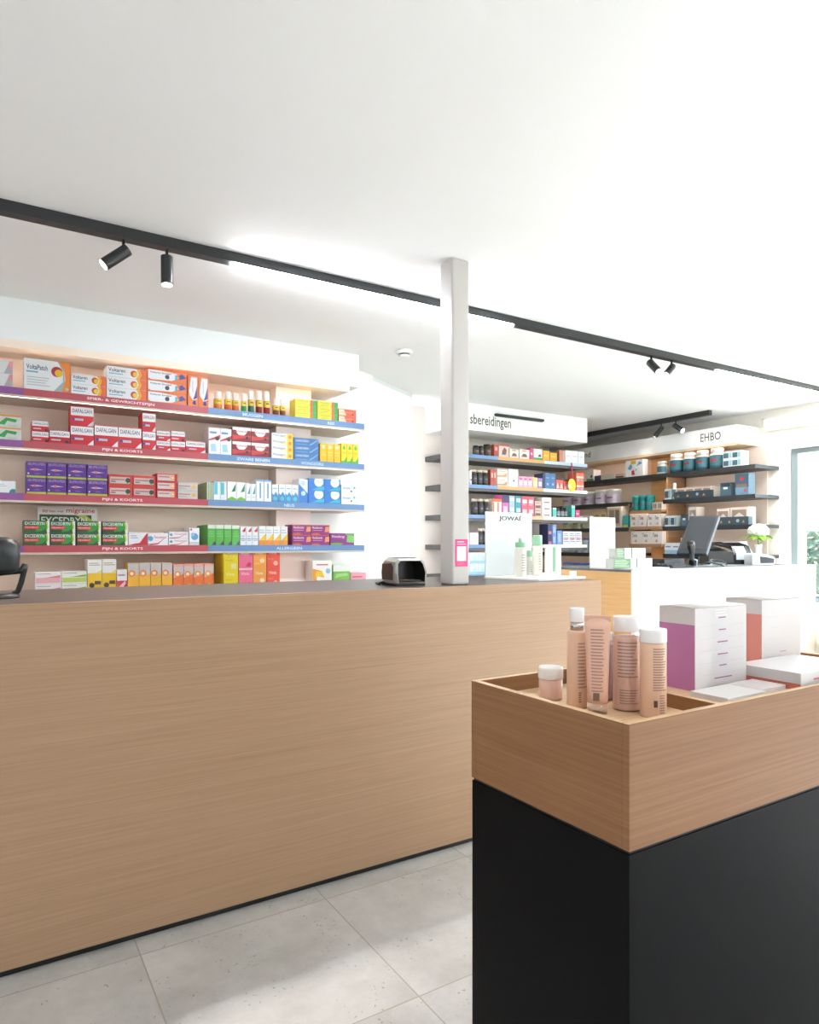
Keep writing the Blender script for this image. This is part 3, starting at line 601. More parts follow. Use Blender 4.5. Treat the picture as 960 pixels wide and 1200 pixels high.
 'lansoyl': ('#f1efe9', [('r', .72, 0, 1, 1, '#f4ce2e'), ('r', .5, .2, .72, .7, '#f2e9a6'), ('t', 'Flexagel', .08, .4, .62, .85, '#5b77b5'), ('d', .86, .5, .26, '#ea7a3a')]),
 'lansoren': ('#3f77b4', [('t', 'LANSOREN', .08, .48, .6, .78, '#dbe8f5'), ('p', [(.6, .1), (.95, .9), (1, .9), (.7, .1)], '#8fbce4'), ('p', [(.1, .08), (.55, .08), (.55, .2), (.1, .2)], '#6fa3d4')]),
 'yellow_plain': ('#f2bd1d', [('d', .5, .82, .1, '#fbeab0'), ('l', .2, .3, .8, .6, 2, '#f6d25b'), ('r', .0, 0, .04, 1, '#d59c12')]),
 'yellow_green': ('#f5d826', [('p', [(0, 0), (1, 0), (1, .35), (.5, .12), (0, .1)], '#4aaf3f'), ('p', [(.2, .75), (.5, .95), (.8, .75), (.5, .68)], '#6fb84a'), ('l', .2, .45, .8, .6, 1, '#e3b51a')]),
 'slim_edge': ('#a9bc92', [('r', .3, 0, .6, 1, '#dfe6db')]),
 'cyan_stripe': ('#eef3f4', [('r', .08, .12, .62, .95, '#59bfd6'), ('d', .35, .2, .1, '#eef3f4')]),
 'green_peak': ('#f1f4f1', [('p', [(.45, .45), (.95, .92), (.9, .5)], '#1f8a66'), ('p', [(0, 0), (1, 0), (1, .1), (.5, .22), (0, .08)], '#7cc23f')]),
 'teal_peak': ('#f1f4f5', [('p', [(.35, .4), (.9, .9), (.85, .42)], '#3aa3ae'), ('l', .2, .15, .8, .3, 1, '#b9d3da')]),
 'blue_vert': ('#edf2f6', [('r', .45, .15, .62, .85, '#5d8fc4'), ('r', 0, .92, 1, 1, '#7fb0dc')]),
 'blue_wave': ('#e9eff4', [('p', [(0, 0), (1, 0), (1, .35), (.6, .6), (.3, .4), (0, .5)], '#3f8ecb'), ('d', .5, .2, .12, '#53c1d8'), ('l', .2, .7, .8, .85, 1, '#8fb4d2')]),
 'blue_tall': ('#e6eef6', [('p', [(0, 0), (1, 0), (1, .4), (.5, .6), (0, .8)], '#3b7fd0'), ('d', .5, .82, .1, '#c6d8ea'), ('d', .5, .4, .1, '#bfe3f3')]),
 'blue_arc': ('#3a7fd0', [('d', .65, .75, .4, '#eef2f6'), ('p', [(.2, .05), (1, .1), (1, .4), (.5, .25)], '#38b8d2'), ('l', .5, .65, .8, .85, 2, '#b9c3cd')]),
 'white_teal': ('#eff3f3', [('t', 'Sinutab', .08, .55, .6, .8, '#5b7fa5'), ('d', .85, .72, .13, '#49cfb2'), ('d', .65, .35, .1, '#444b4b')]),
 'white_small': ('#eef4ec', [('l', .1, .3, .8, .7, 2, '#b9d8b2')]),
 # middle and right walls
 'red_box': ('#c95c4a', [('r', .2, .5, .8, .8, '#e7b2a0')]),
 'figure': ('#e9cfc4', [('p', [(.3, .2), (.7, .2), (.8, .6), (.55, .8), (.35, .5)], '#7c4f45'), ('r', 0, .88, 1, 1, '#d05b4c')]),
 'white_brown': ('#efe7de', [('p', [(.2, .2), (.8, .2), (.7, .5), (.4, .55)], '#8c6252'), ('r', .3, .8, .7, .9, '#d8715c')]),
 'hotpink': ('#e64b8c', [('r', .2, .4, .8, .6, '#f7c6dc')]),
 'green_foot': ('#f0efeb', [('r', 0, 0, 1, .22, '#57ad5c'), ('p', [(.5, .3), (.9, .3), (.8, .55), (.6, .5)], '#5d4b46')]),
 'yellow_lid': ('#efb02d', [('r', 0, .85, 1, 1, '#3b352f'), ('l', .2, .3, .8, .6, 1, '#f6cf7a')]),
 'copper': ('#d18f7b', [('r', .7, 0, 1, 1, '#e3b3a2')]),
 'plain_white': ('#eef0f0', [('l', .2, .4, .8, .7, 1, '#d0d5d8')]),
 'orange_white': ('#f0ece6', [('p', [(0, .1), (.9, .1), (.95, .6), (.6, .3), (0, .25)], '#ec9a4a'), ('l', .1, .65, .8, .85, 1, '#e5b27a')]),
 'white_dot': ('#f1f3f3', [('d', .55, .35, .06, '#39454c'), ('l', .15, .5, .9, .8, 3, '#d5dde0')]),
 'pink_small': ('#f2b9d3', [('r', .15, .2, .85, .6, '#fbeaf2'), ('r', .15, .7, .85, .85, '#d86aa0')]),
 'yel_small': ('#f2cf86', [('r', .15, .2, .85, .6, '#faf0da')]),
 'pur_small': ('#a586c7', [('r', .15, .2, .85, .65, '#efe6f6')]),
 'navy': ('#3d4568', [('r', .1, .85, .9, .92, '#5b658c')]),
 'midblue': ('#4f7db0', [('d', .5, .3, .08, '#9cc0e0'), ('l', .2, .6, .8, .8, 1, '#7ba4d0')]),
 'red_white': ('#ee6b5b', [('p', [(.1, .1), (.9, .1), (.5, .6)], '#f9e5e0'), ('r', 0, .8, 1, 1, '#4a3833')]),
 'coral': ('#ef7d5f', [('r', 0, .4, 1, .6, '#f8dbcc'), ('r', .2, .1, .8, .3, '#8fb3d0')]),
 'orange_top': ('#f1e6da', [('r', 0, .82, 1, 1, '#ee7c35'), ('r', .1, 0, .4, .8, '#c98655')]),
 'pink_navy': ('#ee6cb5', [('r', 0, .62, 1, 1, '#453f66'), ('r', .2, .1, .8, .45, '#f9cfe6')]),
 'ltblue': ('#a9d2ea', [('r', .1, .5, .9, .85, '#e8f3f9'), ('d', .5, .2, .1, '#f0d95a')]),
 'tealblue': ('#3f9fc0', [('r', .2, .4, .9, .8, '#c8e6f1')]),
 'coralpink': ('#ee6474', [('r', .15, .3, .85, .7, '#f8cfd2'), ('r', .15, .12, .7, .2, '#9db7d6')]),
 'brown_print': ('#d9c8b8', [('r', .1, .1, .9, .45, '#7a4e3f'), ('r', .1, .7, .8, .85, '#d77e6a')]),
 'whitestack': ('#f2f0ec', [('r', .2, .15, .8, .35, '#a07a6a'), ('r', .15, .65, .85, .75, '#c9bdb2')]),
 'aqua': ('#64d0c0', [('r', 0, .8, 1, 1, '#c6ece6')]),
 'whiteblue': ('#e9f3f8', [('r', 0, 0, 1, .25, '#a9dcef'), ('p', [(.3, .25), (.6, .8), (.9, .25)], '#d2ecf6')]),
 'purplebox': ('#7c2e60', [('r', .2, .1, .25, .9, '#9b5a86'), ('r', .5, .1, .55, .9, '#9b5a86'), ('r', .8, .1, .85, .9, '#9b5a86')]),
 'blueset': ('#6ea4d0', [('r', .1, .5, .5, .9, '#b9d8ec'), ('r', .6, .3, .9, .8, '#d5e6f2')]),
 'navy_pink': ('#39406a', [('r', .1, 0, .9, .3, '#d47aa0')]),
 'perblue': ('#7fa3dd', [('r', .2, .2, .7, .8, '#b2c9ee')]),
 'textwhite': ('#eceef0', [('l', .1, .15, .9, .9, 5, '#8f98a8'), ('r', .1, .4, .9, .48, '#e48a98')]),
 'yellowcat': ('#f3e2b0', [('r', 0, 0, 1, .12, '#e6b93a'), ('d', .5, .5, .16, '#a98955'), ('r', .2, .75, .8, .85, '#b9924c')]),
 'creamframe': ('#f0e6d8', [('r', .1, .1, .9, .9, '#d9cbb6'), ('r', .16, .2, .5, .8, '#b29a82'), ('r', .58, .2, .84, .8, '#8f7f70')]),
 'tealcard': ('#46b3b0', [('r', 0, 0, 1, .2, '#ecd64c')]),
 'whiteroll': ('#efeae4', [('t', 'Tena', .1, .55, .6, .85, '#4a4a78'), ('p', [(.3, .15), (.6, .15), (.5, .4)], '#dfa183')]),
 'babypack': ('#f1f1ef', [('p', [(.1, .5), (.3, .8), (.4, .6), (.3, .4)], '#7db4dd'), ('r', .3, .75, .6, .95, '#f2d14e'), ('p', [(.6, .6), (.8, .9), (.95, .75)], '#5f9fd0'), ('p', [(.35, .1), (.55, .1), (.5, .4), (.35, .35)], '#d84c58'), ('d', .6, .4, .08, '#8ac8b8')]),
 'tealbox': ('#e9eeee', [('r', .04, .15, .62, .8, '#3b7080'), ('r', .68, .15, .96, .85, '#9fc9d2'), ('d', .2, .45, .12, '#7d3b45')]),
 'openlid': ('#46606f', [('d', .5, .75, .1, '#c23b3b'), ('r', .1, .35, .9, .5, '#8a6f62'), ('r', .0, .0, 1, .35, '#6e94ab'), ('d', .75, .2, .08, '#d05a5a')]),
 'greybox': ('#4f6c7a', [('r', .1, .7, .9, .95, '#2f3d46'), ('r', .3, .5, .7, .66, '#eef1f1')]),
 'bandage': ('#e6dcd0', [('r', 0, 0, 1, .12, '#3f5a66'), ('p', [(.1, .4), (.5, .7), (.9, .4), (.9, .85), (.1, .85)], '#9a8b80'), ('r', .1, .15, .9, .35, '#f2eee9')]),
 'tray': ('#3f5460', [('p', [(.08, .25), (.12, .6), (.16, .25)], '#d8a63c'), ('p', [(.35, .25), (.39, .6), (.43, .25)], '#d8a63c'), ('d', .66, .5, .22, '#b9c7cc'), ('p', [(.8, .25), (.84, .6), (.88, .25)], '#d8a63c')]),
 'whiteblue_pack': ('#eff2f4', [('r', 0, 0, 1, .35, '#9fc7e4'), ('l', .1, .5, .8, .8, 1, '#7aa0c8')]),
 'flatwhite': ('#f3f4f4', [('r', .1, .3, .16, .7, '#6f9fd4'), ('l', .3, .45, .7, .6, 1, '#d5d8da')]),
 'grocer': ('#ecebe4', [('l', .1, .3, .9, .8, 2, '#b9d08c'), ('r', 0, .85, 1, 1, '#e3c9a8')]),
}
CACHE = {}
def box_mesh(style, w, h, d):
    key = (style, round(w, 3), round(h, 3), round(d, 3), GAIN)
    if key in CACHE: return CACHE[key]
    base, pr = ST[style]; m = MB(); m.box(-w / 2, w / 2, 0, d, 0, h, M(base))
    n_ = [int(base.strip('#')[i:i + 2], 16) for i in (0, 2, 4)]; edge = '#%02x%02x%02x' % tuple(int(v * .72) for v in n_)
    m.prints(w, h, pr + [('r', 0, 0, 1, .0009 / h, edge), ('r', 0, 0, .0009 / w, 1, edge)])  # darker bottom and left strips: painted shade lines between stacked boxes
    CACHE[key] = m.mesh('carton'); return CACHE[key]
# round packages: profile fractions (r, z), band colours
RD = {
 'spray': dict(prof=[(.42, 0), (.5, .02), (.5, .58), (.42, .62), (.42, .64), (.42, .97), (.36, 1)], bands=['{a}', '{a}', '#f3ead2', '#f3f1ea', '#f3f1ea', '#f3f1ea'], mid='#f2cf1e'),
 'darkbottle': dict(prof=[(.44, 0), (.5, .03), (.5, .74), (.36, .82), (.36, .84), (.4, .84), (.4, 1)], bands=['#37332f'] * 4 + ['{b}'] * 2, mid='{a}'),
 'tin': dict(prof=[(.47, 0), (.48, .02), (.48, .84), (.495, .85), (.495, .97), (.46, 1)], bands=['{a}'] * 2 + ['{a}', '{b}', '{b}'], mid='{c}'),
 'jar': dict(prof=[(.47, 0), (.5, .03), (.5, .66), (.4, .74), (.38, .76), (.42, .76), (.42, .98), (.38, 1)], bands=['{a}', '{a}', '#eef0ee', '#f3f3f0', '#f3f3f0', '#f3f3f0', '#f3f3f0'], mid='{c}'),
}
def round_mesh(kind, w, h, a, b, c):
    key = (kind, round(w, 3), round(h, 3), a, b, c, GAIN)
    if key in CACHE: return CACHE[key]
    R = RD[kind]; f = lambda s: s.replace('{a}', a).replace('{b}', b).replace('{c}', c)
    m = MB(); prof = [(r * w, z * h) for r, z in R['prof']]
    m.lathe(prof, None, c=(0, w / 2, 0), n=20, mats=[M(f(s), .35) for s in R['bands']])
    # printed label wrapped on the front half
    n = 10; z0, z1 = h * (.3 if kind == 'spray' else .14), h * (.56 if kind in ('spray',) else .6); rr = w * .5 + .0005
    mc = f(R['mid'])
    for k in range(n):
        p = -1.25 + 2.5 * k / n; q = -1.25 + 2.5 * (k + 1) / n
        m.face([(rr * math.sin(p), w / 2 - rr * math.cos(p), z0), (rr * math.sin(q), w / 2 - rr * math.cos(q), z0), (rr * math.sin(q), w / 2 - rr * math.cos(q), z1), (rr * math.sin(p), w / 2 - rr * math.cos(p), z1)], M(mc))
    rr += .0004
    for k in range(3, 7):
        p = -1.25 + 2.5 * k / n; q = -1.25 + 2.5 * (k + 1) / n; za, zb = z0 + (z1 - z0) * .45, z0 + (z1 - z0) * .7
        m.face([(rr * math.sin(p), w / 2 - rr * math.cos(p), za), (rr * math.sin(q), w / 2 - rr * math.cos(q), za), (rr * math.sin(q), w / 2 - rr * math.cos(q), zb), (rr * math.sin(p), w / 2 - rr * math.cos(p), zb)], M('#5a4a44' if kind == 'spray' else ('#b23b3b' if a == '#2f5a66' else '#8d6d86')))
    CACHE[key] = m.mesh(kind); return CACHE[key]
NORD = ['leftmost', 'second from left', 'third from left', 'fourth from left', 'fifth from left']
def colname(i, n):
    if n == 1: return ''
    if n == 2: return ('left one', 'right one')[i]
    if n == 3: return ('left one', 'middle one', 'right one')[i]
    return NORD[i] if i < n - 1 else 'rightmost'
def rowname(j, n):
    if n == 1: return ''
    if n == 2: return ('bottom row', 'top row')[j]
    if n == 3: return ('bottom row', 'middle row', 'top row')[j]
    return ('bottom row', 'second row up', 'third row up', 'top row')[j]
def spot_on(wall, px0, px1, off=.012, pxh=10):
    if wall == 'E':
        P = EX + off; y0, y1 = atX(px0, P)[0], atX(px1, P)[0]; t = atX((px0 + px1) / 2, P)[1]
        return (P, (y0 + y1) / 2), y0 - y1, pxh * t / F_PX, -PI / 2
    P = (YF if wall == 'L' else MY) + off; x0, x1 = atY(px0, P)[0], atY(px1, P)[0]; t = atY((px0 + px1) / 2, P)[1]
    return ((x0 + x1) / 2, P), x1 - x0, pxh * t / F_PX, 0
SHN = {'L': 'medicine wall', 'M': 'middle wall', 'E': 'EHBO wall'}
SHZ = {'L': SZ, 'M': SZ, 'E': EZ}
NAMES = {'box': 'medicine_box', 'spray': 'spray_bottle', 'darkbottle': 'supplement_bottle', 'tin': 'powder_tin', 'jar': 'supplement_jar'}
CATS = {'box': 'box', 'spray': 'bottle', 'darkbottle': 'bottle', 'tin': 'tin', 'jar': 'jar'}
def put(wall, shelf, px0, px1, pxh, desc, style, rows=1, cols=1, kind='box', d=.12, off=.012, z=None, a='', b='', c='', gap=.001, where=None):
    zz = SHZ[wall][shelf] if z is None else z
    sh = where or f"{ORD[shelf]} {SHN[wall]} shelf"
    n = rows * cols
    for i in range(cols):
        p, q = px0 + (px1 - px0) * i / cols, px0 + (px1 - px0) * (i + 1) / cols
        (x, y), w, h, rz = spot_on(wall, p, q, off, pxh); w -= gap; h = h / rows
        if i == 0: w0, h0 = w, h
        if abs(w / w0 - 1) < .08: w = min(w, w0) if w < w0 else w0
        for j in range(rows):
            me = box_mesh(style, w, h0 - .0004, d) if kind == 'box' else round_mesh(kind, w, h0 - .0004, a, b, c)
            o = bpy.data.objects.new(NAMES[kind], me); COL.objects.link(o)
            o.location = (x, y, zz + .0003 + j * h0); o.rotation_euler = (0, 0, rz)
            pos = ', '.join(s for s in (rowname(j, rows), colname(i, cols)) if s)
            tag(o, f"{desc}, {pos}, {sh}" if pos else f"{desc}, {sh}", CATS[kind], (f"{desc} on the {sh}" if n > 1 else None))

# ---- medicine wall, top shelf
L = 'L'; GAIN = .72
put(L, 0, -12, 15, 31, 'grey white box with pink corner', 'patch_grey', rows=2)
put(L, 0, 27.8, 83, 36, 'large white pain patch box with orange edge', 'voltapatch', d=.10)
put(L, 0, 83.3, 124.5, 24, 'small white gel box with orange end', 'voltaren', rows=2)
put(L, 0, 125, 171.8, 37, 'long white gel box with orange end', 'voltaren', rows=3)
put(L, 0, 172.3, 219, 38.5, 'orange box with white oval panel', 'emulgel', rows=3)
put(L, 0, 220, 244.6, 35.5, 'upright orange box with white oval', 'emulgel_up', cols=2)
for (p, q, hh, ca, nm) in ((251.7, 261.7, 21, '#e08a3a', 'wide short spray bottle with white cap, leftmost'), (264, 272.4, 22, '#e2702f', 'short yellow spray bottle, second from left'), (273, 281, 21, '#e2702f', 'short yellow spray bottle, third from left'),
        (283.5, 290, 22, '#35a85a', 'slim bright green based insect bottle'), (291.8, 299, 26, '#1f6a5a', 'tall teal based insect spray bottle'), (301, 308.8, 26.5, '#8d2a2a', 'tall dark red insect spray bottle, left one'),
        (310, 317.5, 26.5, '#a02a2a', 'tall dark red insect spray bottle, right one'), (320.8, 328.2, 20, '#7c3b22', 'short brown based spray bottle, left one'), (329, 335.6, 20, '#7c3b22', 'short brown based spray bottle, right one')):
    put(L, 0, p, q, hh, nm, '', kind='spray', a=ca, b='', c='')
put(L, 0, 345.8, 371.4, 21.8, 'yellow, red and green box', 'ygr', rows=3, d=.09)
put(L, 0, 372.2, 396, 22, 'yellow, red and green box, right stack', 'ygr', rows=3)
put(L, 0, 396.8, 417.5, 15.5, 'red and cream box at shelf end', 'redcream', rows=2)
# second shelf
put(L, 1, -8, 25, 29, 'grey green box with orange top edge', 'mixed_green', rows=2)
put(L, 1, 37.3, 57.3, 25, 'narrow red and white painkiller box', 'dafalgan_dot', rows=2)
put(L, 1, 58, 81.8, 15, 'low red and white painkiller box', 'dafalgan_dot')
put(L, 1, 82.6, 109.8, 45, 'tall red and white painkiller box, left', 'dafalgan', rows=2)
put(L, 1, 110.5, 166.3, 25, 'wide red and white painkiller box', 'dafalgan', cols=2)
put(L, 1, 166.8, 182.6, 43, 'upright red and white painkiller box', 'dafalgan', rows=2)
put(L, 1, 183.2, 199.6, 23, 'small red and white painkiller box', 'dafalgan', rows=2)
put(L, 1, 200.2, 217, 24, 'small red white painkiller box with dot', 'dafalgan_dot', rows=2)
put(L, 1, 217.6, 240.8, 13.5, 'flat red and white painkiller box', 'dafalgan')
put(L, 1, 244.5, 271.5, 31, 'white box with red band and blue picture', 'white_bluered', cols=2)
put(L, 1, 272.2, 315.8, 33.5, 'dark red box with white arc', 'antistax', cols=2, rows=2)
put(L, 1, 318.3, 343.6, 30, 'white box with yellow end', 'lansoyl', rows=4, d=.1)
put(L, 1, 344.2, 373.4, 26, 'blue box with light blue swoosh', 'lansoren', rows=3, d=.1)
put(L, 1, 375, 399.2, 21.5, 'amber yellow upright box', 'yellow_plain', cols=3)
put(L, 1, 399.8, 420.2, 23, 'yellow upright box with green foot', 'yellow_green', cols=3)
# third shelf
put(L, 2, -10, 18.5, 14, 'white box with teal corner', 'teal_corner')
put(L, 2, 30.8, 126, 38, 'purple painkiller box with lime stripe', 'purple', rows=2, cols=4)
put(L, 2, 127, 183, 26, 'red box with silver panel', 'red_silver', rows=2, cols=2)
put(L, 2, 183.7, 207.8, 29, 'slim red framed silver box', 'red_thin', rows=3)
put(L, 2, 208.4, 231.8, 19, 'slim grey box', 'grey_thin', rows=2)
put(L, 2, 242.3, 249.8, 20.5, 'very thin pale green box', 'slim_edge', cols=3, d=.2)
put(L, 2, 250.3, 265.8, 22, 'white box with cyan stripe', 'cyan_stripe', cols=2)
put(L, 2, 266.3, 287.8, 22, 'white box with green peak', 'green_peak', cols=2)
put(L, 2, 288.2, 299.9, 20.5, 'white box with small teal peak', 'teal_peak', cols=2)
put(L, 2, 300.3, 318.2, 25.5, 'white box with vertical blue print', 'blue_vert', cols=2)
put(L, 2, 318.8, 326.2, 20.5, 'slim pale box with blue base', 'blue_wave')
put(L, 2, 326.8, 349.6, 21, 'small white box with blue wave', 'blue_wave', cols=3, d=.1)
put(L, 2, 350.2, 360.8, 28, 'tall blue and white box', 'blue_tall', d=.1)
put(L, 2, 361.3, 399.3, 29, 'blue box with white arc', 'blue_arc', rows=2, cols=2)
put(L, 2, 400, 418, 23, 'white box with mint dot', 'white_teal', rows=2)
# fourth shelf
put(L, 3, -10, 2.2, 12, 'small white box with green print', 'white_small')
put(L, 3, 27.6, 150, 29.5, 'green headache box with red band', 'excedryn', rows=2, cols=4, d=.13)
put(L, 3, 150.6, 172.8, 15.5, 'white box with red swoosh', 'red_swoosh')
put(L, 3, 173.3, 197, 14.5, 'white box with pink swoosh', 'pink_swoosh')
put(L, 3, 197.5, 221, 16, 'slim white box with pink swoosh', 'pink_swoosh', rows=2)
put(L, 3, 221.6, 233.6, 20.5, 'white box with blue swirl', 'swirl')
put(L, 3, 243.4, 281, 24, 'bright green upright box', 'green_tall', cols=4, d=.24)
put(L, 3, 281.5, 302.7, 22, 'white upright box with red triangle', 'white_redtri', cols=3)
put(L, 3, 303.2, 337.4, 22.5, 'white box with yellow orange foot', 'yellow_orange', cols=4, d=.1)
put(L, 3, 342.5, 386.4, 24, 'magenta allergy box', 'magenta', rows=2, cols=2)
put(L, 3, 387.2, 415.3, 14, 'magenta and green allergy box', 'magenta_green')
# lowest shelf (its board is hidden by the counter)
put(L, 4, 41, 71.7, 29, 'white and pink flat box', 'white_pink', rows=2)
put(L, 4, 72.2, 101.8, 29, 'white and lime flat box', 'white_green', rows=2)
put(L, 4, 102.4, 136.6, 42, 'tall yellow and white box', 'white_yellow', cols=2)
put(L, 4, 137, 149, 29, 'small white and red box', 'white_redtri2')
put(L, 4, 149.8, 202.4, 36, 'yellow orange box with silver top', 'orange_silver', cols=4)
put(L, 4, 203.2, 250.8, 33, 'deep orange box with silver band', 'orange_deep', cols=4)
put(L, 4, 262.2, 279.4, 46, 'lemon yellow lozenge box', 'tall_yellow', rows=2, d=.2)
put(L, 4, 279.8, 296.3, 46, 'pink lozenge box', 'tall_pink', rows=2)
put(L, 4, 296.7, 312.2, 46, 'orange lozenge box', 'tall_orange', rows=2)
put(L, 4, 312.6, 328, 46, 'red lozenge box', 'tall_red', rows=2)
put(L, 4, 366.2, 389, 31, 'white box with yellow orange splash', 'bisolvon')
put(L, 4, 390.2, 410.4, 25, 'white and green box by the pillar', 'lime')
put(L, 4, 411, 429, 15, 'low pale pink box', 'pale_pink', off=.03)
# migraine card behind the green boxes
(x0, _), _, _, _ = spot_on('L', 44, 44.01, .16); (x1, _), _, _, _ = spot_on('L', 114, 114.01, .16)
mc = empty('display_card', (x0, YF + .16, SZ[3]), 'cardboard display card lettered migraine behind the green headache boxes', 'display card')
w_ = x1 - x0; h_ = .207
m = MB().box(0, w_, 0, .003, 0, h_, M('#f1f0ee')); m.prints(w_, h_, [('r', .03, .0, .9, .80, '#2f5a2f'), ('p', [(.6, .82), (.78, .82), (.97, .6), (.97, .0), (.85, 0), (.9, .5), (.75, .7)], '#b9cf3a'), ('t', 'EXCEDRYN', .06, .56, .82, .74, '#f2f4f0'), ('r', .45, .80, .99, .99, '#fbfbfa'), ('t', 'Blijf baas over', .08, .84, .43, .93, '#c9504c'), ('t', 'migraine', .47, .82, .96, .98, '#d2323a')], x0=0)
m.build('printed_board', mc)

# ---- middle wall
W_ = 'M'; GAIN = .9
put(W_, 0, 556.7, 569, 11.5, 'small dark jar bottle', '', cols=2, kind='darkbottle', a='#4a463c', b='#3a3632')
put(W_, 0, 569.7, 577.6, 14, 'larger dark jar bottle', '', kind='darkbottle', a='#6a4a30', b='#3a3632')
put(W_, 0, 579, 584, 14, 'thin red box', 'red_box')
put(W_, 0, 584.6, 596.4, 14.5, 'pinkish box with brown figure', 'figure')
put(W_, 0, 597.2, 608, 10.6, 'low white box with brown figure', 'white_brown')
put(W_, 0, 608.5, 620.6, 11.2, 'wider white box with brown figure', 'white_brown')
put(W_, 0, 621.1, 625, 13.5, 'slim hot pink box', 'hotpink')
put(W_, 0, 625.5, 635.6, 13, 'white box with green foot', 'green_foot')
put(W_, 0, 636.2, 644, 14, 'tall amber box with dark lid', 'yellow_lid')
put(W_, 0, 644.5, 653, 12, 'short amber box with dark lid', 'yellow_lid')
put(W_, 0, 655.6, 661.8, 14, 'copper coloured box', 'copper')
put(W_, 0, 662.4, 685, 14.5, 'plain white box', 'plain_white', cols=3)
put(W_, 1, 551, 553, 16, 'narrow white box edge with dots', 'white_dot')
put(W_, 1, 554, 574, 18, 'dark bottle with cream lid', '', cols=3, kind='darkbottle', a='#4d5652', b='#efe3d2')
put(W_, 1, 575, 582, 19, 'thin dark orange box', 'red_box', cols=2)
put(W_, 1, 582.6, 595, 20, 'white and orange box', 'orange_white', rows=2)
put(W_, 1, 595.6, 607.4, 20.5, 'tall white box with small dot', 'white_dot')
put(W_, 1, 607.8, 624, 13, 'small pink box', 'pink_small', cols=3)
put(W_, 1, 624.4, 630.2, 12.5, 'small pale yellow box', 'yel_small')
put(W_, 1, 630.6, 635.8, 12, 'small purple box', 'pur_small')
put(W_, 1, 636.2, 638.6, 18, 'narrow tall navy box', 'navy')
put(W_, 1, 638.9, 651.2, 18.5, 'tall mid blue box', 'midblue', cols=2)
put(W_, 1, 651.6, 660.2, 14, 'red box with dark lid', 'red_white', cols=2)
put(W_, 1, 660.7, 667.4, 12.5, 'red and white box behind yellow disc', 'red_white')
put(W_, 1, 668, 674.4, 9.5, 'low red and white box', 'red_white')
put(W_, 1, 675.6, 684.4, 21, 'coral orange box', 'coral', rows=2, cols=2)
put(W_, 2, 555, 575, 19, 'dark tall bottle with cream lid', '', cols=3, kind='darkbottle', a='#3f4644', b='#efe3d2')
put(W_, 2, 577, 588, 19.5, 'cream box with orange top', 'orange_top', cols=2)
put(W_, 2, 588.5, 596.4, 24.5, 'pink and navy box', 'pink_navy')
put(W_, 2, 597, 603.4, 23, 'light blue box', 'ltblue', rows=2)
put(W_, 2, 603.9, 610.8, 23, 'teal blue box', 'tealblue', rows=2)
put(W_, 2, 611.3, 626.2, 23, 'coral pink box', 'coralpink', rows=2, cols=2)
put(W_, 2, 627, 634.4, 18, 'box with dark brown print', 'brown_print', rows=2)
put(W_, 2, 635.4, 646.4, 22.5, 'flat white box', 'whitestack', rows=3)
put(W_, 2, 648, 652.4, 11, 'aqua box', 'aqua')
put(W_, 2, 653, 666.4, 11.5, 'small grey dark bottle', '', cols=3, kind='darkbottle', a='#8a9aa0', b='#33383a')
put(W_, 2, 670, 674, 14, 'slim mint box', 'aqua')
put(W_, 2, 674.6, 679.4, 9, 'little hot pink box', 'hotpink')
put(W_, 3, 551, 560.8, 14, 'white box next to the column', 'plain_white')
put(W_, 3, 562, 576.4, 19, 'brown black bottle with cream lid', '', cols=3, kind='darkbottle', a='#5a5f58', b='#efe3d2')
put(W_, 3, 577.5, 592, 16, 'pale blue box set', 'blueset', cols=2)
put(W_, 3, 577.5, 592.4, 8, 'dark purple box lying on blue boxes', 'purplebox', z=SZ[3] + .1215)
put(W_, 3, 642.4, 647, 24, 'navy box with pink foot', 'navy_pink', rows=2)
put(W_, 3, 647.5, 652.2, 23, 'periwinkle blue box', 'perblue', rows=2)
put(W_, 3, 653, 659, 16.5, 'wide periwinkle box', 'perblue')
put(W_, 3, 660, 682, 15.5, 'white box with grey text rows', 'textwhite', cols=3)
put(W_, 4, 551, 570, 26, 'white and pale blue box', 'whiteblue', rows=2, cols=2)
put(W_, 4, 570.6, 592, 23.5, 'pale blue box beside display', 'whiteblue', rows=2, cols=2)
# yellow disc hanging from the top shelf
(x, y), _, _, _ = spot_on('M', 670.4, 670.5, -.02)
hp = empty('hanging_disc', (x, y, 1.845), 'round yellow disc hanging on a magenta ribbon from shelf edge', 'tag')
m = MB(); m.prism([(.052 * math.cos(2 * PI * k / 24), .052 * math.sin(2 * PI * k / 24) * 1.2) for k in range(24)], 'y', 0, .004, M('#f4d63c')); m.prism([(-.03 + .015 * math.cos(2 * PI * k / 12), -.01 + .022 * math.sin(2 * PI * k / 12)) for k in range(12)], 'y', -.001, 0, M('#f7f3e0')); m.build('disc', hp)
m = MB(); m.prism([(-.012, .215), (.004, .215), (.016, .06), (.002, .06)], 'y', 0, .002, M('#b5305a')); m.build('ribbon', hp)

# ---- EHBO wall
E_ = 'E'
put(E_, 0, 687.5, 695.6, 13, 'orange and green box', 'green_foot')
put(E_, 0, 697, 704, 5.5, 'small dark lying box', 'navy')
put(E_, 0, 704.6, 720, 5.5, 'low white lying box', 'grocer')
put(E_, 0, 721, 732, 5.5, 'low brownish lying box', 'brown_print')
put(E_, 0, 733.3, 753.6, 19.5, 'colourful children pack', 'babypack', d=.08)
put(E_, 0, 767, 777.8, 15, 'small white lidded jar with teal label', '', kind='jar', a='#eef0ee', b='', c='#4c8a90')
for i, (p, q, hh) in enumerate(((781, 795.4, 22), (797.6, 811, 22), (812, 826.4, 23), (828, 844, 24))):
    put(E_, 0, p, q, hh, f'large dark teal jar with white lid, {colname(i, 4)}', '', kind='jar', a='#2f5a66', b='', c='#3f7a86')
put(E_, 0, 847.5, 868.5, 18, 'white and teal dressing box', 'tealbox', rows=2, cols=2)
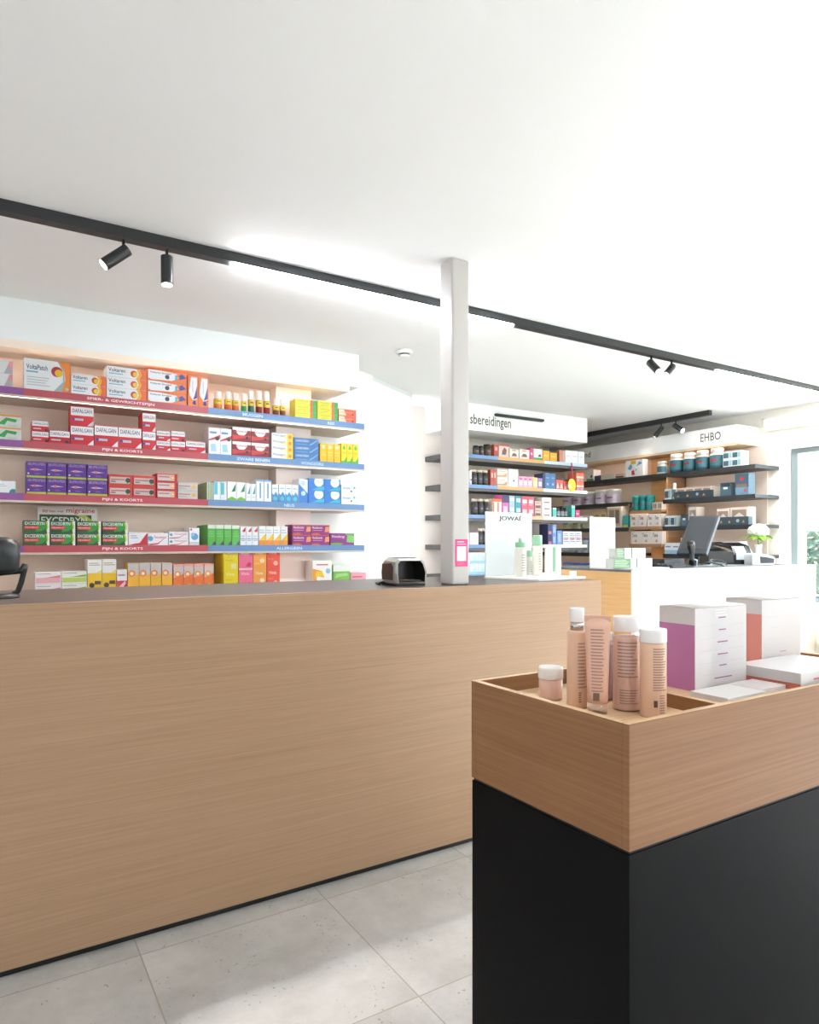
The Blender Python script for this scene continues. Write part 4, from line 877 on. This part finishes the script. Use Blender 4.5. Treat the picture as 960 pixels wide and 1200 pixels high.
TN = dict(kind='tin', b='#dfe5e6')
put(E_, 1, 656.5, 692, 14.5, 'pale milk powder tin', '', cols=3, a='#e5e6ea', c='#c9b9cc', **TN)
put(E_, 1, 694, 720.6, 16.5, 'white milk tin with purple print', '', cols=2, a='#e9e6ea', c='#d8c6d6', **TN)
put(E_, 2, 656.5, 691.5, 14.5, 'milk tin with yellow green band', '', cols=3, a='#e6e3da', c='#c9cf9a', **TN)
put(E_, 2, 695.6, 711, 18.5, 'cream yellow cereal box', 'yellowcat', cols=2)
put(E_, 2, 711.6, 728.6, 26, 'cream framed display box', 'creamframe')
put(E_, 2, 730, 736, 14, 'small teal and yellow box', 'tealcard')
put(E_, 3, 656.5, 681, 13, 'small pale blue tin', '', cols=3, a='#e3ebef', c='#8cc4d2', **TN)
put(E_, 3, 682, 687, 17.5, 'narrow tin with blue lid', '', kind='tin', a='#dfe9f0', b='#4a67b0', c='#9cc7dc')
put(E_, 3, 687.8, 700, 18.5, 'large white tin with blue lid', '', kind='tin', a='#eef2f5', b='#3b57b0', c='#9ccbe2')
put(E_, 3, 702, 706.5, 14, 'narrow white and pink box', 'pale_pink')
put(E_, 4, 656.5, 688, 14.5, 'low tin with royal blue lid', '', cols=3, kind='tin', a='#eaf0f3', b='#3d5ab8', c='#a9d2e4')
put(E_, 4, 688.6, 705, 12, 'smaller tin with blue lid', '', cols=2, kind='tin', a='#eaf0f3', b='#5d78c4', c='#a9d2e4')
BY = 'upper oak bay shelf'
put(E_, 1, 738.6, 763.5, 17.5, 'teal tin with red stripe', '', cols=3, kind='tin', a='#2fa3a0', b='#43b5b0', c='#2a9492', z=1.625, where=BY)
put(E_, 1, 764.5, 776, 8.5, 'small cream box', 'creamframe', cols=2, z=1.625, where=BY)
put(E_, 1, 738.6, 758, 15, 'white hygiene pack', 'whiteroll', cols=2, z=1.455, where='middle oak bay shelf')
put(E_, 1, 759, 775, 14.5, 'second white hygiene pack', 'whiteroll', cols=2, z=1.455, where='middle oak bay shelf')
put(E_, 1, 739.5, 776, 14.5, 'white pack with purple mark', 'whiteroll', cols=3, z=1.275, where='lower oak bay shelf')
put(E_, 1, 779, 786.5, 12.5, 'white topped dark teal box', 'tealbox')
put(E_, 1, 787.4, 791.4, 19, 'slim white bottle', '', kind='jar', a='#e9e4de', b='', c='#5a6a70')
put(E_, 1, 793, 833.5, 13, 'bandage box row', 'bandage', cols=4, d=.16, off=.09, z=EZ[1])
put(E_, 1, 790, 832, 8.5, 'dark slate counter tray with yellow marks', 'tray', d=.06)
put(E_, 1, 844, 856.8, 15.5, 'slate grey box with dark top', 'greybox')
put(E_, 1, 861.5, 877.5, 25, 'slate box with open lid', 'openlid', d=.1)
put(E_, 2, 779, 793, 12.5, 'white and dark teal box', 'tealbox', cols=2)
put(E_, 2, 798, 805.5, 14, 'dark teal standing box', 'greybox')
put(E_, 2, 806.8, 816.5, 22, 'tall bandage box above the monitor', 'bandage')
put(E_, 2, 840.5, 855, 19.5, 'slate display tray left', 'bandage', off=.08)
put(E_, 2, 856, 877, 21, 'slate display tray right', 'bandage', off=.08)
put(E_, 2, 841, 877.5, 9.5, 'low slate tray with yellow triangles', 'tray', d=.06)
put(E_, 3, 779, 797, 13, 'white and pale blue pack', 'whiteblue_pack', cols=2)
put(E_, 3, 798, 807, 19, 'white pack behind the monitor', 'textwhite')
put(E_, 3, 834, 867, 15.5, 'long flat white carton', 'flatwhite')

GAIN = 1.
# ------------------------------------------------------------------ ceiling tracks and spotlights
GLOW = M('#ffffff', .5, emit='#f2f7ff', estr=40); GLOW2 = M('#fffffe', .5, emit='#f2f7ff', estr=15)
def track(name, p0, L, rz, label, segs, w=.05, h=.042, hang=0, grp=None, glow=None):
    r = empty(name, (p0[0], p0[1], CZ - hang), label, 'track light', rz, grp)
    MB().box(0, L, -w / 2, w / 2, -h, 0, M('#2a2c2e', .45)).build('rail', r)
    for a, b in segs: MB().box(a, b, -w / 2 + .004, w / 2 - .004, -h - .009, -h, glow or GLOW).build('diffuser', r)
    return r
TY = 2.865
track('track_light', (-2.1, TY, 0), 8.2, 0, 'long black ceiling track running above the service counter', [(.1, 1.3), (.893 + 2.1, 2.442 + 2.1), (4.294 + 2.1, 8.1)])  # leftmost diffuser is out of view, added to brighten the left side
track('track_light', (5.70, 5.55, 0), 5.55 - 3.876, -PI / 2, 'short black ceiling track in front of the EHBO wall', [], w=.045, h=.045)
track('track_light', (-2.0, -.6, 0), 8.0, 0, 'extra black ceiling track added unseen behind the viewer', [(.4, 3.4), (4.2, 7.2)], glow=GLOW2)  # unseen fixture added as extra light on the counter front and stand
def spotlight(x, y, ztop, direction, label, size=1., power=0, warm='#fff0e0'):
    d = Vector(direction).normalized()
    r = empty('spotlight', (x, y, ztop), label, 'spotlight')
    j = Vector((0, 0, -.045 * size))
    MB().tube([(0, 0, 0), (0, 0, -.03 * size), tuple(j)], .006 * size, BLACK).build('stem', r)
    a = j + Vector((0, 0, -.004)); R_ = .0235 * size; Lh = .115 * size
    start = a - d * .02 * size
    bm = MB().tube([tuple(start), tuple(start + d * .004), tuple(start + d * (Lh - .004)), tuple(start + d * Lh)], R_, M('#2c2e30', .4), 20)
    bm.build('housing', r)
    MB().tube([tuple(start + d * Lh), tuple(start + d * (Lh + .002))], R_ * .85, M('#ffffff', .4, emit='#fff4e6', estr=6), 20).build('lens', r)
    if power:
        l = bpy.data.lights.new('spot', 'SPOT'); l.energy = power; l.spot_size = 1.3; l.spot_blend = .6; l.shadow_soft_size = .03; l.color = hx(warm)
        o = bpy.data.objects.new('spot', l); COL.objects.link(o); o.location = Vector((x, y, ztop)) + start + d * (Lh + .006); o.rotation_euler = d.to_track_quat('-Z', 'Y').to_euler()
    return r
rb = CZ - .042
spotlight(.462, TY, rb, (-.52, .05, -.45), 'black spotlight tilted to the left on the long track', power=25)
spotlight(.626, TY, rb, (.0, -.03, -1), 'black spotlight pointing straight down beside the tilted one', power=25)
spotlight(3.60, TY, rb, (-.1, -.55, -.55), 'half length looking spotlight turned toward the viewer on long track', power=14)
spotlight(3.80, TY, rb, (-.62, -.1, -.5), 'black spotlight tilted left near the middle of long track', power=14)
eyc = lambda px: atX(px, 5.70)[0]
spotlight(5.70, eyc(775), CZ - .045, (.0, .55, -.5), 'black spotlight on the EHBO track aimed left', power=1.5)
spotlight(5.70, eyc(792), CZ - .045, (-.0, -.6, -.42), 'black spotlight on the EHBO track aimed right', power=1.5)
sm = empty('smoke_detector', (2.28, 3.72, CZ), 'small round white smoke detector on the ceiling', 'smoke detector')
MB().lathe([(.050, 0), (.052, -.004), (.052, -.018), (.044, -.022)], M('#f3f3f1', .5)).build('base', sm)
MB().lathe([(.034, -.022), (.034, -.030)], M('#3f4444', .5)).build('vent', sm)
MB().lathe([(.036, -.030), (.034, -.038), (.02, -.042)], M('#eef0ef', .5)).build('cover', sm)

# ------------------------------------------------------------------ things on counter one
CT = 1.10
def loft(m, sec, mat, smooth=True):
    N = len(sec[0]); V = [p for s in sec for p in s]; Fs = []
    for j in range(len(sec) - 1):
        for i in range(N): Fs.append((j * N + i, j * N + (i + 1) % N, (j + 1) * N + (i + 1) % N, (j + 1) * N + i))
    Fs.append(tuple(range(N))[::-1]); Fs.append(tuple(range((len(sec) - 1) * N, len(sec) * N))); m.raw(V, Fs, mat, smooth)
# card terminal: a hooded reader whose open mouth faces the viewer's right
tm = empty('card_reader', (1.535, 2.51, CT), 'grey hooded card reader with open black mouth beside the column', 'card reader', rz=math.radians(-6)); tm.scale = (1.15, 1.15, 1.15)
# local x: width, mouth toward -y ; profile of the hood in x-z
def hood(off):
    return [(-.062 + off, .012 + off * .2), (-.066 + off, .05), (-.060 + off, .088 - off), (-.045, .100 - off), (.045, .100 - off), (.060 - off, .088 - off), (.066 - off, .05), (.062 - off, .012 + off * .2)]
SIL = M('#a5a09a', .35, .4); m = MB()
secs = []
for y, s, dz in ((-.070, .92, -.006), (-.062, 1, 0), (.03, 1.0, .004), (.075, .86, -.012), (.082, .8, -.02)):
    secs.append([(x * s, y + (.012 if z > .08 else 0), max(.008, z + dz * (z > .03))) for x, z in hood(0)])
N = 8; V = [p for s in secs for p in s]; Fs = []
for j in range(len(secs) - 1):
    for i in range(N): Fs.append((j * N + i, j * N + (i + 1) % N, (j + 1) * N + (i + 1) % N, (j + 1) * N + i))
Fs.append(tuple(range((len(secs) - 1) * N, len(secs) * N)))
inner = [(x * .90, -.071 + (.012 if z > .08 else 0), z * .93 + .003) for x, z in hood(.004)]
inner2 = [(x * .84, .02, z * .9 + .006) for x, z in hood(.006)]
nb = len(V); V += inner + inner2
for i in range(N): Fs.append((i, nb + i, nb + (i + 1) % N, (i + 1) % N))
m.raw(V, Fs, SIL); DK = M('#1b1c1d', .35)
k = MB(); V2 = [(x, y + .0002, z) for x, y, z in inner] + inner2; k.raw(V2, [(i, i + N, (i + 1) % N + N, (i + 1) % N) for i in range(N)] + [tuple(range(N, 2 * N))], DK)
m.build('shell', tm, fix=False); k.build('mouth_lining', tm, fix=False)
MB().prism([(-.045, .022), (.048, .022), (.052, .050), (.044, .080), (-.035, .084), (-.048, .07)], 'x', -.0685, -.066, DK).build('side_grille', tm)
m = MB(); m.box(-.045, .045, -.055, .01, .018, .022, M('#2b2d2f', .4)); m.box(-.02, -.005, -.052, -.046, .022, .0235, M('#e0b030')); m.box(.0, .012, -.052, -.046, .022, .0235, M('#4aa04a')); m.box(-.035, -.024, -.052, -.046, .022, .0235, M('#c05a3a')); m.build('keypad', tm)
MB().box(-.04, .04, -.02, .05, .100, .104, M('#3b3d40', .3)).build('top_display', tm)
m = MB(); m.box(-.06, .06, -.06, .07, 0, .008, DK); m.build('foot_plate', tm)
MB().tube([(-.05, .06, .012), (-.075, .05, .008), (-.085, .03, .0045), (-.07, .10, .0045), (.0, .16, .0045)], .004, DK).build('cable', tm)

# black handheld scanner in its cradle, cut by the left frame edge
sc_ = empty('barcode_scanner', (.025, 2.62, CT), 'black rounded scanner in its stand at left end of counter', 'scanner')
m = MB(); secs = []
for z, r in ((.082, .045), (.086, .056), (.098, .062), (.14, .064), (.175, .062), (.192, .052), (.200, .034), (.203, .01)):
    secs.append([(1.18 * r * (abs(math.cos(a)) ** .75) * (1 if math.cos(a) > 0 else -1), r * .8 * (abs(math.sin(a)) ** .75) * (1 if math.sin(a) > 0 else -1), z) for a in [2 * PI * i / 28 for i in range(28)]])
loft(m, secs, M('#252829', .38)); m.build('scanner_head', sc_)
m = MB()
for s in (-1, 1):
    m.tube([(s * .090, 0, .112), (s * .088, 0, .095), (s * .078, 0, .05), (s * .068, 0, .02), (s * .055, 0, .012)], .009, M('#141516', .3), 10)
m.tube([(-.09, 0, .108), (-.075, .0, .088), (0, -.01, .082), (.075, 0, .088), (.09, 0, .108)], .010, M('#141516', .3), 10)
m.build('cradle', sc_)
MB().box(-.075, .0, -.058, -.05, .070, .074, M('#c9c9c9', .3, .6)).build('trigger_strip', sc_)
MB().lathe([(.074, 0), (.076, .003), (.072, .012), (.05, .017)], M('#1a1b1c', .3), n=28, sy=.8).build('base', sc_)

# cosmetic display with lettered backboard (first counter) and its twin on the second counter
def bottle_rd(par, name, x, y, w, h, col, cap, z0=.012, label=None, grp=None, world=None):
    pass
JX, JY, JR = 2.247, 2.434, math.radians(11)
def tray_display(loc, rz, label, W, D, H, board_x0, board_w, txt, flat=.010):
    r = empty('counter_display', (*loc, CT), label, 'display', rz)
    bevel(MB().box(0, W, 0, D, 0, flat, M('#eae6e0', .4)).build('tray', r), .001)
    m = MB().box(board_x0, board_x0 + board_w, D - .006, D - .002, flat, H, M('#c9d0d0', .35))
    m.prints(board_w, H, [('t', txt, .27 + e_, .855, .77 + e_, .96, '#2b3036' if 'É' in txt else '#9aa6aa') for e_ in (0, .004, .008)], y=D - .006, x0=board_x0)
    m.build('backboard', r)
    return r
dA = tray_display((JX, JY), JR, 'white tray display with tall lettered backboard on first counter', .40, .345, .345, 0.005, .39, 'JOWAÉ')
Rj = Matrix.Rotation(JR, 3, 'Z')
def on_tray(lx, ly, R=Rj, o=(JX, JY)): v = R @ Vector((lx, ly, 0)); return o[0] + v.x, o[1] + v.y
def care_bottle(px, ly, w, h, label, style):
    # px -> local x on tray at depth ly
    a, b = ray(px); c, s = math.cos(JR), math.sin(JR)
    # (JX + c*lx - s*ly)/(JY + s*lx + c*ly) = a/b
    k = a / b; lx = (k * (JY + c * ly) - JX + s * ly) / (c - k * s)
    x, y = on_tray(lx, ly)
    r = empty('care_bottle', (x, y, CT + .010), label, 'bottle', group=None)
    R = w / 2
    if style == 'box':
        m = MB().box(-R, R, -R, R, 0, h, M('#eff1ee', .4)); m.prints(w, h, [('r', 0, 0, .34, 1, '#6fa07c'), ('l', .42, .1, .92, .9, 9, '#c3c8c2')], y=-R); m.build('carton_body', r); return
    gr = '#8fbf9b'
    MB().lathe([(R * .94, 0), (R, .003), (R, h * .66), (R * .9, h * .7)], M('#dad7cc', .35)).build('bottle_body', r)
    m = MB(); curved_print(m, R, 1, h * .12, h * .55, -.5, .9, 7, '#a9a79a'); m.build('fine_print', r)
    MB().lathe([(R * .92, h * .7), (R * .94, h * .71), (R * .94, h * (.8 if style == 'pump' else .93)), (R * .88, h * (.82 if style == 'pump' else .95))], M(gr if style != 'pump' else '#7fb68c', .3)).build('cap', r)
    if style == 'pump':
        m = MB(); m.lathe([(R * .35, h * .82), (R * .35, h * .9), (R * .5, h * .91), (R * .5, h * .95), (R * .4, h * .96)], M('#e6efe8', .3)); m.tube([(0, 0, h * .93), (-R * 1.2, -R * .3, h * .925)], .0035, M('#e6efe8', .3)); m.build('pump_head', r)
care_bottle(610, .20, .058, .215, 'beige pump bottle with green collar in the tray display', 'pump')
care_bottle(630, .22, .052, .225, 'beige bottle with tall green cap in the tray display', 'cap')
care_bottle(620.5, .29, .030, .14, 'small green capped bottle between the two tall ones', 'cap')
care_bottle(648, .235, .062, .150, 'white carton with green stripe standing right in tray', 'box')
for i, (lx, ly) in enumerate(((.06, .02), (.15, .03), (.23, .055), (.33, .03))):
    x, y = on_tray(lx, ly); o = MB().box(-.014, .014, -.012, .012, 0, .028, M('#f1f3f0', .3), bev=.002).build('tester_pot', loc=(x, y, CT + .0102), rz=JR)
    tag(o, f'tiny white tester pot on the first counter tray, {NORD[i] if i < 3 else "rightmost"}', 'pot', 'tester pots on the tray')

# second display
dB = tray_display((3.715, 3.10), math.radians(6), 'white tray display with pale backboard on second counter', .44, .36, .37, -.005, .30, 'JOWAE')
R2 = Matrix.Rotation(math.radians(6), 3, 'Z')
def put2b(px0, px1, Y, z, h, col, label, d=.07):
    x0, x1 = atY(px0, Y)[0], atY(px1, Y)[0]; w = x1 - x0
    o = MB().box(0, w, 0, d, 0, h, M('#cfd3cf', .4))
    if col == 'g': o.prints(w, h, [('r', 0, 0, 1, 1, '#62825f'), ('l', .08, .1, .92, .9, 5, '#a6c4a0')], x0=0)
    q = o.build('soap_carton', loc=(x0, Y, CT + z)); return tag(q, label, 'box', 'cartons on the second counter display')
T2 = .0104; H1, H2 = .064, .072
put2b(719.2, 739, 3.20, T2, H1, 'g', 'wide green fronted carton, bottom row of second display')
put2b(739.6, 745.8, 3.20, T2, H1, 'w', 'narrow white carton beside the wide green one')
put2b(747.5, 755.6, 3.20, T2, H1, 'w', 'white carton, bottom row, third along second display')
put2b(756.2, 764.4, 3.20, T2, H1, 'w', 'white carton at right end of bottom row')
put2b(722.6, 732, 3.205, T2 + H1 + .0005, H2, 'g', 'green fronted carton, top row of second display')
put2b(732.6, 739.6, 3.205, T2 + H1 + .0005, H2, 'w', 'white carton, top row, right of green one')
put2b(741, 756.5, 3.205, T2 + H1 + .0005, H2, 'w', 'wide white carton at right end of top row')

# ------------------------------------------------------------------ things on counter two
mo = empty('monitor', (4.86, 3.44, CT), 'black tilted touch monitor on the second counter', 'monitor')
wv = Vector((.216, -.976, 0)); bv = Vector((.966, .246, 0)); zv = Vector((0, 0, 1))
upv = (bv * .28 + zv * .31).normalized(); nv = wv.cross(upv).normalized()      # points to the back or front
if nv.dot(bv) > 0: nv = -nv                                                    # nv faces the user
O = Vector((4.77, 3.55, 1.2)) - Vector((4.86, 3.44, CT))                      # bottom left corner of the screen face
def slab(m, a0, a1, b0, b1, c0, c1, mat):
    P_ = lambda a, b, c: tuple(O + wv * a + upv * b - nv * c)
    V = [P_(a0, b0, c0), P_(a1, b0, c0), P_(a1, b1, c0), P_(a0, b1, c0), P_(a0, b0, c1), P_(a1, b0, c1), P_(a1, b1, c1), P_(a0, b1, c1)]
    m.raw(V, [(0, 1, 2, 3), (4, 7, 6, 5), (0, 4, 5, 1), (1, 5, 6, 2), (2, 6, 7, 3), (3, 7, 4, 0)], mat)
WM, HM = .24, .418
m = MB(); slab(m, 0, WM, 0, HM, 0, .035, M('#3b3f43', .4)); bevel(m.build('casing', mo), .004)
m = MB(); slab(m, .018, WM - .018, .045, HM - .018, -.0015, 0, M('#3d3f44', .12, spec=.8)); m.build('screen', mo)
c = O + wv * WM / 2 + upv * .08 - nv * .035
m = MB(); m.tube([tuple(c), tuple(c + bv * .03 + Vector((0, 0, -.05))), (c.x + bv.x * .03, c.y + bv.y * .03, .012)], .022, M('#2f3235', .35), 12); m.build('neck', mo)
MB().lathe([(.095, 0), (.096, .006), (.07, .012), (.03, .016)], M('#2f3235', .35), c=(c.x + bv.x * .03, c.y + bv.y * .03, 0)).build('foot', mo)

(xs, ts) = atY(811, 3.30)
hs = empty('handheld_scanner', (xs, 3.30, CT), 'black handheld scanner upright in front of the monitor', 'scanner')
m = MB(); secs = []
for z, r, dx_ in ((.0, .030, .0), (.05, .020, .0), (.10, .022, -.003), (.14, .034, -.01), (.17, .037, -.014), (.19, .030, -.016), (.197, .012, -.016)):
    secs.append([(dx_ + r * math.cos(2 * PI * i / 18), r * .8 * math.sin(2 * PI * i / 18), z + .008) for i in range(18)])
loft(m, secs, M('#17181a', .25)); m.build('scanner_body', hs)
MB().lathe([(.045, 0), (.046, .005), (.03, .010)], M('#8c9092', .3, .5)).build('foot', hs)
MB().tube([(.02, 0, .06), (.05, -.01, .05), (.06, 0, .02), (.09, .02, .006)], .006, M('#c9cccc', .3, .4)).build('clip', hs)
(xk, tk) = atY(785, 3.32)
ke = empty('keyboard', (xk - .09, 3.22, CT), 'low black keypad lying left of the scanner', 'keyboard')
m = MB(); m.prism([(0, .0), (.20, .0), (.20, .026), (0, .010)], 'x', 0, .24, M('#2a2c2e', .4)); m.build('body', ke)
m = MB()
for i in range(9):
    for j in range(4): m.box(.012 + i * .0245, .030 + i * .0245, .02 + j * .042, .05 + j * .042, .011 + .08 * (.02 + j * .042), .0165 + .08 * (.035 + j * .042), M('#3c3f42', .4))
m.build('keys', ke)
(xb, tb) = atY(786, 3.62)
bb = empty('cash_drawer_box', (xb - .16, 3.56, CT), 'small black box device behind the keypad', 'device')
bevel(MB().box(0, .26, 0, .12, 0, .055, M('#2a2d2f', .35)).build('housing', bb), .006)
# glossy black printer with curved lid
xp0 = atY(830, 3.60)[0]
pr = empty('label_printer', (xp0, 3.60, CT), 'wide glossy black printer behind cables on second counter', 'printer', rz=-.53)
Wp = .40; GB = M('#121315', .12, spec=.7)
m = MB(); K = 10
sec = [(0, 0), (0, .11)] + [(.24 * t / K, .11 + .085 * math.sin(PI / 2 * t / K)) for t in range(1, K + 1)] + [(.27, .19), (.27, 0)]
m.prism(sec, 'x', 0, Wp * .56, GB); bevel(m.build('left_body', pr), .006)
m = MB(); m.prism([(.01, 0), (.01, .09), (.06, .16), (.20, .188), (.27, .188), (.27, 0)], 'x', Wp * .56, Wp * .97, M('#1a1c1f', .2, spec=.6)); bevel(m.build('right_body', pr), .008)
MB().prism([(.0, .04), (.0, .09), (.055, .155), (.06, .15), (.01, .085), (.01, .04)], 'x', Wp * .62, Wp * .84, M('#cfd6dc', .15)).build('paper_output', pr)
MB().prism([(.02, 0), (.02, .10), (.10, .17), (.20, .182), (.2, 0)], 'x', Wp * .97, Wp, M('#c5cbcf', .3)).build('side_cover', pr)
cb = MB(); rnd = random.Random(3)
for k in range(5):
    x0 = atY(812 + k * 6, 3.2)[0]; pts = []
    for q in range(13):
        pts.append((x0 + q * .022 + .015 * math.sin(q * 1.3 + k), 3.17 + .025 * math.sin(q * .8 + k * 1.7) + .008 * k, CT + .0055 + max(0, .06 * math.sin(PI * q / 12 + .2 * k)) * (.5 + .12 * k) * (1 if k % 2 else .35)))
    cb.tube(pts, .0045, M('#2e3032' if k % 2 else '#9a9d9b', .4), 8)
tag(cb.build('cable_tangle'), 'tangle of grey and black cables lying before the printer', 'cable', kind='stuff')
# white terminal with black grille
(xw, tw) = atY(882, 3.32)
wt = empty('payment_terminal', (xw, 3.32, CT), 'rounded white device with dark grille right of printer', 'device', rz=-.5)
m = MB(); W2 = .20
m.prism([(0, 0), (0, .085), (.03, .098), (W2 - .06, .082), (W2 - .015, .072), (W2, .055), (W2 - .005, .01), (W2 - .02, 0)], 'y', 0, .13, M('#e4e6e8', .35)); bevel(m.build('housing', wt), .006)
m = MB(); m.prism([(.068, .014), (.064, .072), (.12, .066), (W2 - .012, .052), (W2 - .016, .016)], 'y', -.003, .0, M('#35383c', .4)); m.build('grille', wt)
MB().box(.11, .13, .02, .06, .078, .0865, M('#4fae6a', .4)).build('indicator', wt)
# vase with white hydrangea
(xv, tv) = atY(889, 3.44)
va = empty('flower_vase', (xv, 3.44, CT), 'white hydrangea in slim white vase near the window', 'vase')
MB().lathe([(.030, 0), (.034, .004), (.034, .03), (.026, .09), (.024, .13), (.030, .165), (.031, .17)], M('#f2f1ec', .25)).build('vase_body', va)
m = MB(); m.tube([(0, 0, .165), (-.005, 0, .2), (.0, 0, .245)], .005, M('#6d9c3a', .5)); m.tube([(0.005, 0, .165), (.03, -.01, .2), (.06, -.01, .235)], .003, M('#6d9c3a', .5)); m.build('stem', va)
fl = MB(); rnd = random.Random(8)
for k in range(170):
    u = rnd.uniform(-.35, 1); th = rnd.uniform(0, 2 * PI); rr = math.sqrt(1 - u * u)
    P0 = Vector((.088 * rr * math.cos(th), .080 * rr * math.sin(th), .062 * u + .285)); nrm = Vector((rr * math.cos(th), rr * math.sin(th), u)).normalized()
    t1 = nrm.orthogonal().normalized(); t2 = nrm.cross(t1); ro = rnd.uniform(0, 1.5)
    for q in range(4):
        a = ro + q * PI / 2; e1 = t1 * math.cos(a) + t2 * math.sin(a); e2 = t1 * -math.sin(a) + t2 * math.cos(a)
        cpt = P0 + nrm * .003
        fl.face([tuple(P0), tuple(cpt + e1 * .010 - e2 * .008), tuple(cpt + e1 * .018 + nrm * .001), tuple(cpt + e1 * .010 + e2 * .008)], M('#f4f5e6', .6), True)
secs = []
core = [(.03, .235), (.06, .25), (.078, .275), (.075, .305), (.05, .33), (.01, .343)]
fl.lathe(core, M('#e9edd2', .7), n=20); fl.build('blossom', va, fix=False)
lf = MB()
for (az, ln, tilt) in ((-2.9, .11, -.25), (-2.2, .10, -.35), (-1.2, .09, -.5), (-.2, .13, -.15), (.4, .10, -.3), (2.6, .12, -.1), (1.6, .09, -.3)):
    dr = Vector((math.cos(az), math.sin(az), tilt)).normalized(); sdv = Vector((-math.sin(az), math.cos(az), 0)); b0 = Vector((0, 0, .245))
    prev = None
    for q in range(7):
        t = q / 6; wq = .033 * math.sin(PI * (t * .92 + .04)); p = b0 + dr * ln * 1.25 * t + Vector((0, 0, .02 * math.sin(PI * t)))
        cur = (tuple(p - sdv * wq), tuple(p + Vector((0, 0, -.005))), tuple(p + sdv * wq))
        if prev:
            lf.face([prev[0], cur[0], cur[1], prev[1]], M('#7fb02c', .45), True); lf.face([prev[1], cur[1], cur[2], prev[2]], M('#7fb02c', .45), True)
        prev = cur
lf.build('leaf_cluster', va, fix=False)

# ------------------------------------------------------------------ outside the window
def grass_mat():
    m, nt, b = nodes('lawn'); N, L2 = nt.nodes, nt.links
    n = N.new('ShaderNodeTexNoise'); n.inputs['Scale'].default_value = 12; r = N.new('ShaderNodeValToRGB'); e = r.color_ramp.elements
    e[0].color = (*hx('#46553a'), 1); e[1].color = (*hx('#5a6a4c'), 1); L2.new(n.outputs['Fac'], r.inputs['Fac']); L2.new(r.outputs['Color'], b.inputs['Base Color']); b.inputs['Roughness'].default_value = .9
    return m
lawn = MB().box(XW + .3, 70, -40, 45, -.35, -.25, grass_mat()).build('lawn'); tag(lawn, 'pale green lawn outside the shop window', 'lawn', kind='stuff')
hg = MB(); rnd = random.Random(2); HC = [M('#3f5341', .8), M('#56694f', .8), M('#6b6252', .8), M('#31463c', .8)]
hg.box(18.4, 19.4, -12, 22, -.25, 1.6, M('#3a4c3f', .9))
for k in range(5200):
    y = rnd.uniform(-2, 21); z = rnd.uniform(-.15, 1.72); x = 18.35 - rnd.uniform(0, .12) if z < 1.6 else rnd.uniform(18.3, 19.3)
    s = .07; d1_ = Vector((rnd.uniform(-1, 1), rnd.uniform(-1, 1), rnd.uniform(-1, 1))).normalized() * s; d2_ = d1_.orthogonal().normalized() * s * .6
    P0 = Vector((x, y, z)); hg.face([tuple(P0 - d1_), tuple(P0 + d2_), tuple(P0 + d1_), tuple(P0 - d2_)], HC[k % 4])
tag(hg.build('garden_hedge', fix=False), 'clipped grey green hedge beyond the lawn outside', 'hedge', kind='stuff')
ho = empty('neighbour_house', (34, 12, -.25), 'pale house with grey slate roof beyond the hedge', 'house')
MB().box(0.3, 6, 2, 12, 0, 2.7, M('#bfbdb8', .8)).build('walls', ho)
m = MB(); m.prism([(1.6, 1.85), (10.5, 6.0), (12.5, 5.2), (12.5, 2.6), (1.6, 1.75)], 'x', 0, 6.3, M('#6a7183', .7)); m.build('roof', ho)
for y in (3, 7): MB().box(.27, 0.32, y, y + 1.0, 1.0, 2.0, M('#3c444c', .3)).build('window', ho)
hb = empty('neighbour_house', (42, 14, -.25), 'taller white house behind the slate roofed one', 'house')
MB().box(0, 6, 0, 14, 0, 7.5, M('#d8d7d3', .8)).build('walls', hb)
m = MB(); m.prism([(-.4, 7.4), (14.4, 7.4), (7, 10.5)], 'x', -.3, 6.3, M('#6a6f7b', .7)); m.build('roof', hb)
for y in (8.0, 9.2, 12): MB().box(-.03, 0.02, y - .05, y + .75, 4.55, 5.15, M('#59636e', .3)).build('window', hb)

# ------------------------------------------------------------------ light
wd = bpy.data.worlds.new('sky'); SC.world = wd; wd.use_nodes = True
bg = wd.node_tree.nodes['Background']; bg.inputs[0].default_value = (.92, .975, 1.1, 1); bg.inputs[1].default_value = 4.2
def area(name, loc, rot, sx, sy, e, col='#ffffff', portal=False):
    l = bpy.data.lights.new(name, 'AREA'); l.shape = 'RECTANGLE'; l.size = sx; l.size_y = sy; l.energy = e; l.color = hx(col)
    o = bpy.data.objects.new(name, l); COL.objects.link(o); o.location = loc; o.rotation_euler = rot
    if portal: l.cycles.is_portal = True
    return o
area('window_portal', (XW + .28, (WY0 + WY1) / 2, (WZ0 + WZ1) / 2), (0, PI / 2, 0), WZ1 - WZ0, WY1 - WY0, 1, portal=True)

sun = bpy.data.lights.new('sun', 'SUN'); sun.energy = 30; sun.angle = .02; sun.color = (.93, .99, 1.1)
so = bpy.data.objects.new('sun', sun); COL.objects.link(so); so.rotation_euler = Vector((-1, -.55, -.66)).to_track_quat('-Z', 'Y').to_euler()
SC.view_settings.view_transform = 'Standard'; SC.view_settings.look = 'None'
SC.view_settings.gamma = 1; SC.view_settings.use_curve_mapping = False
SC.view_settings.exposure = 1.7
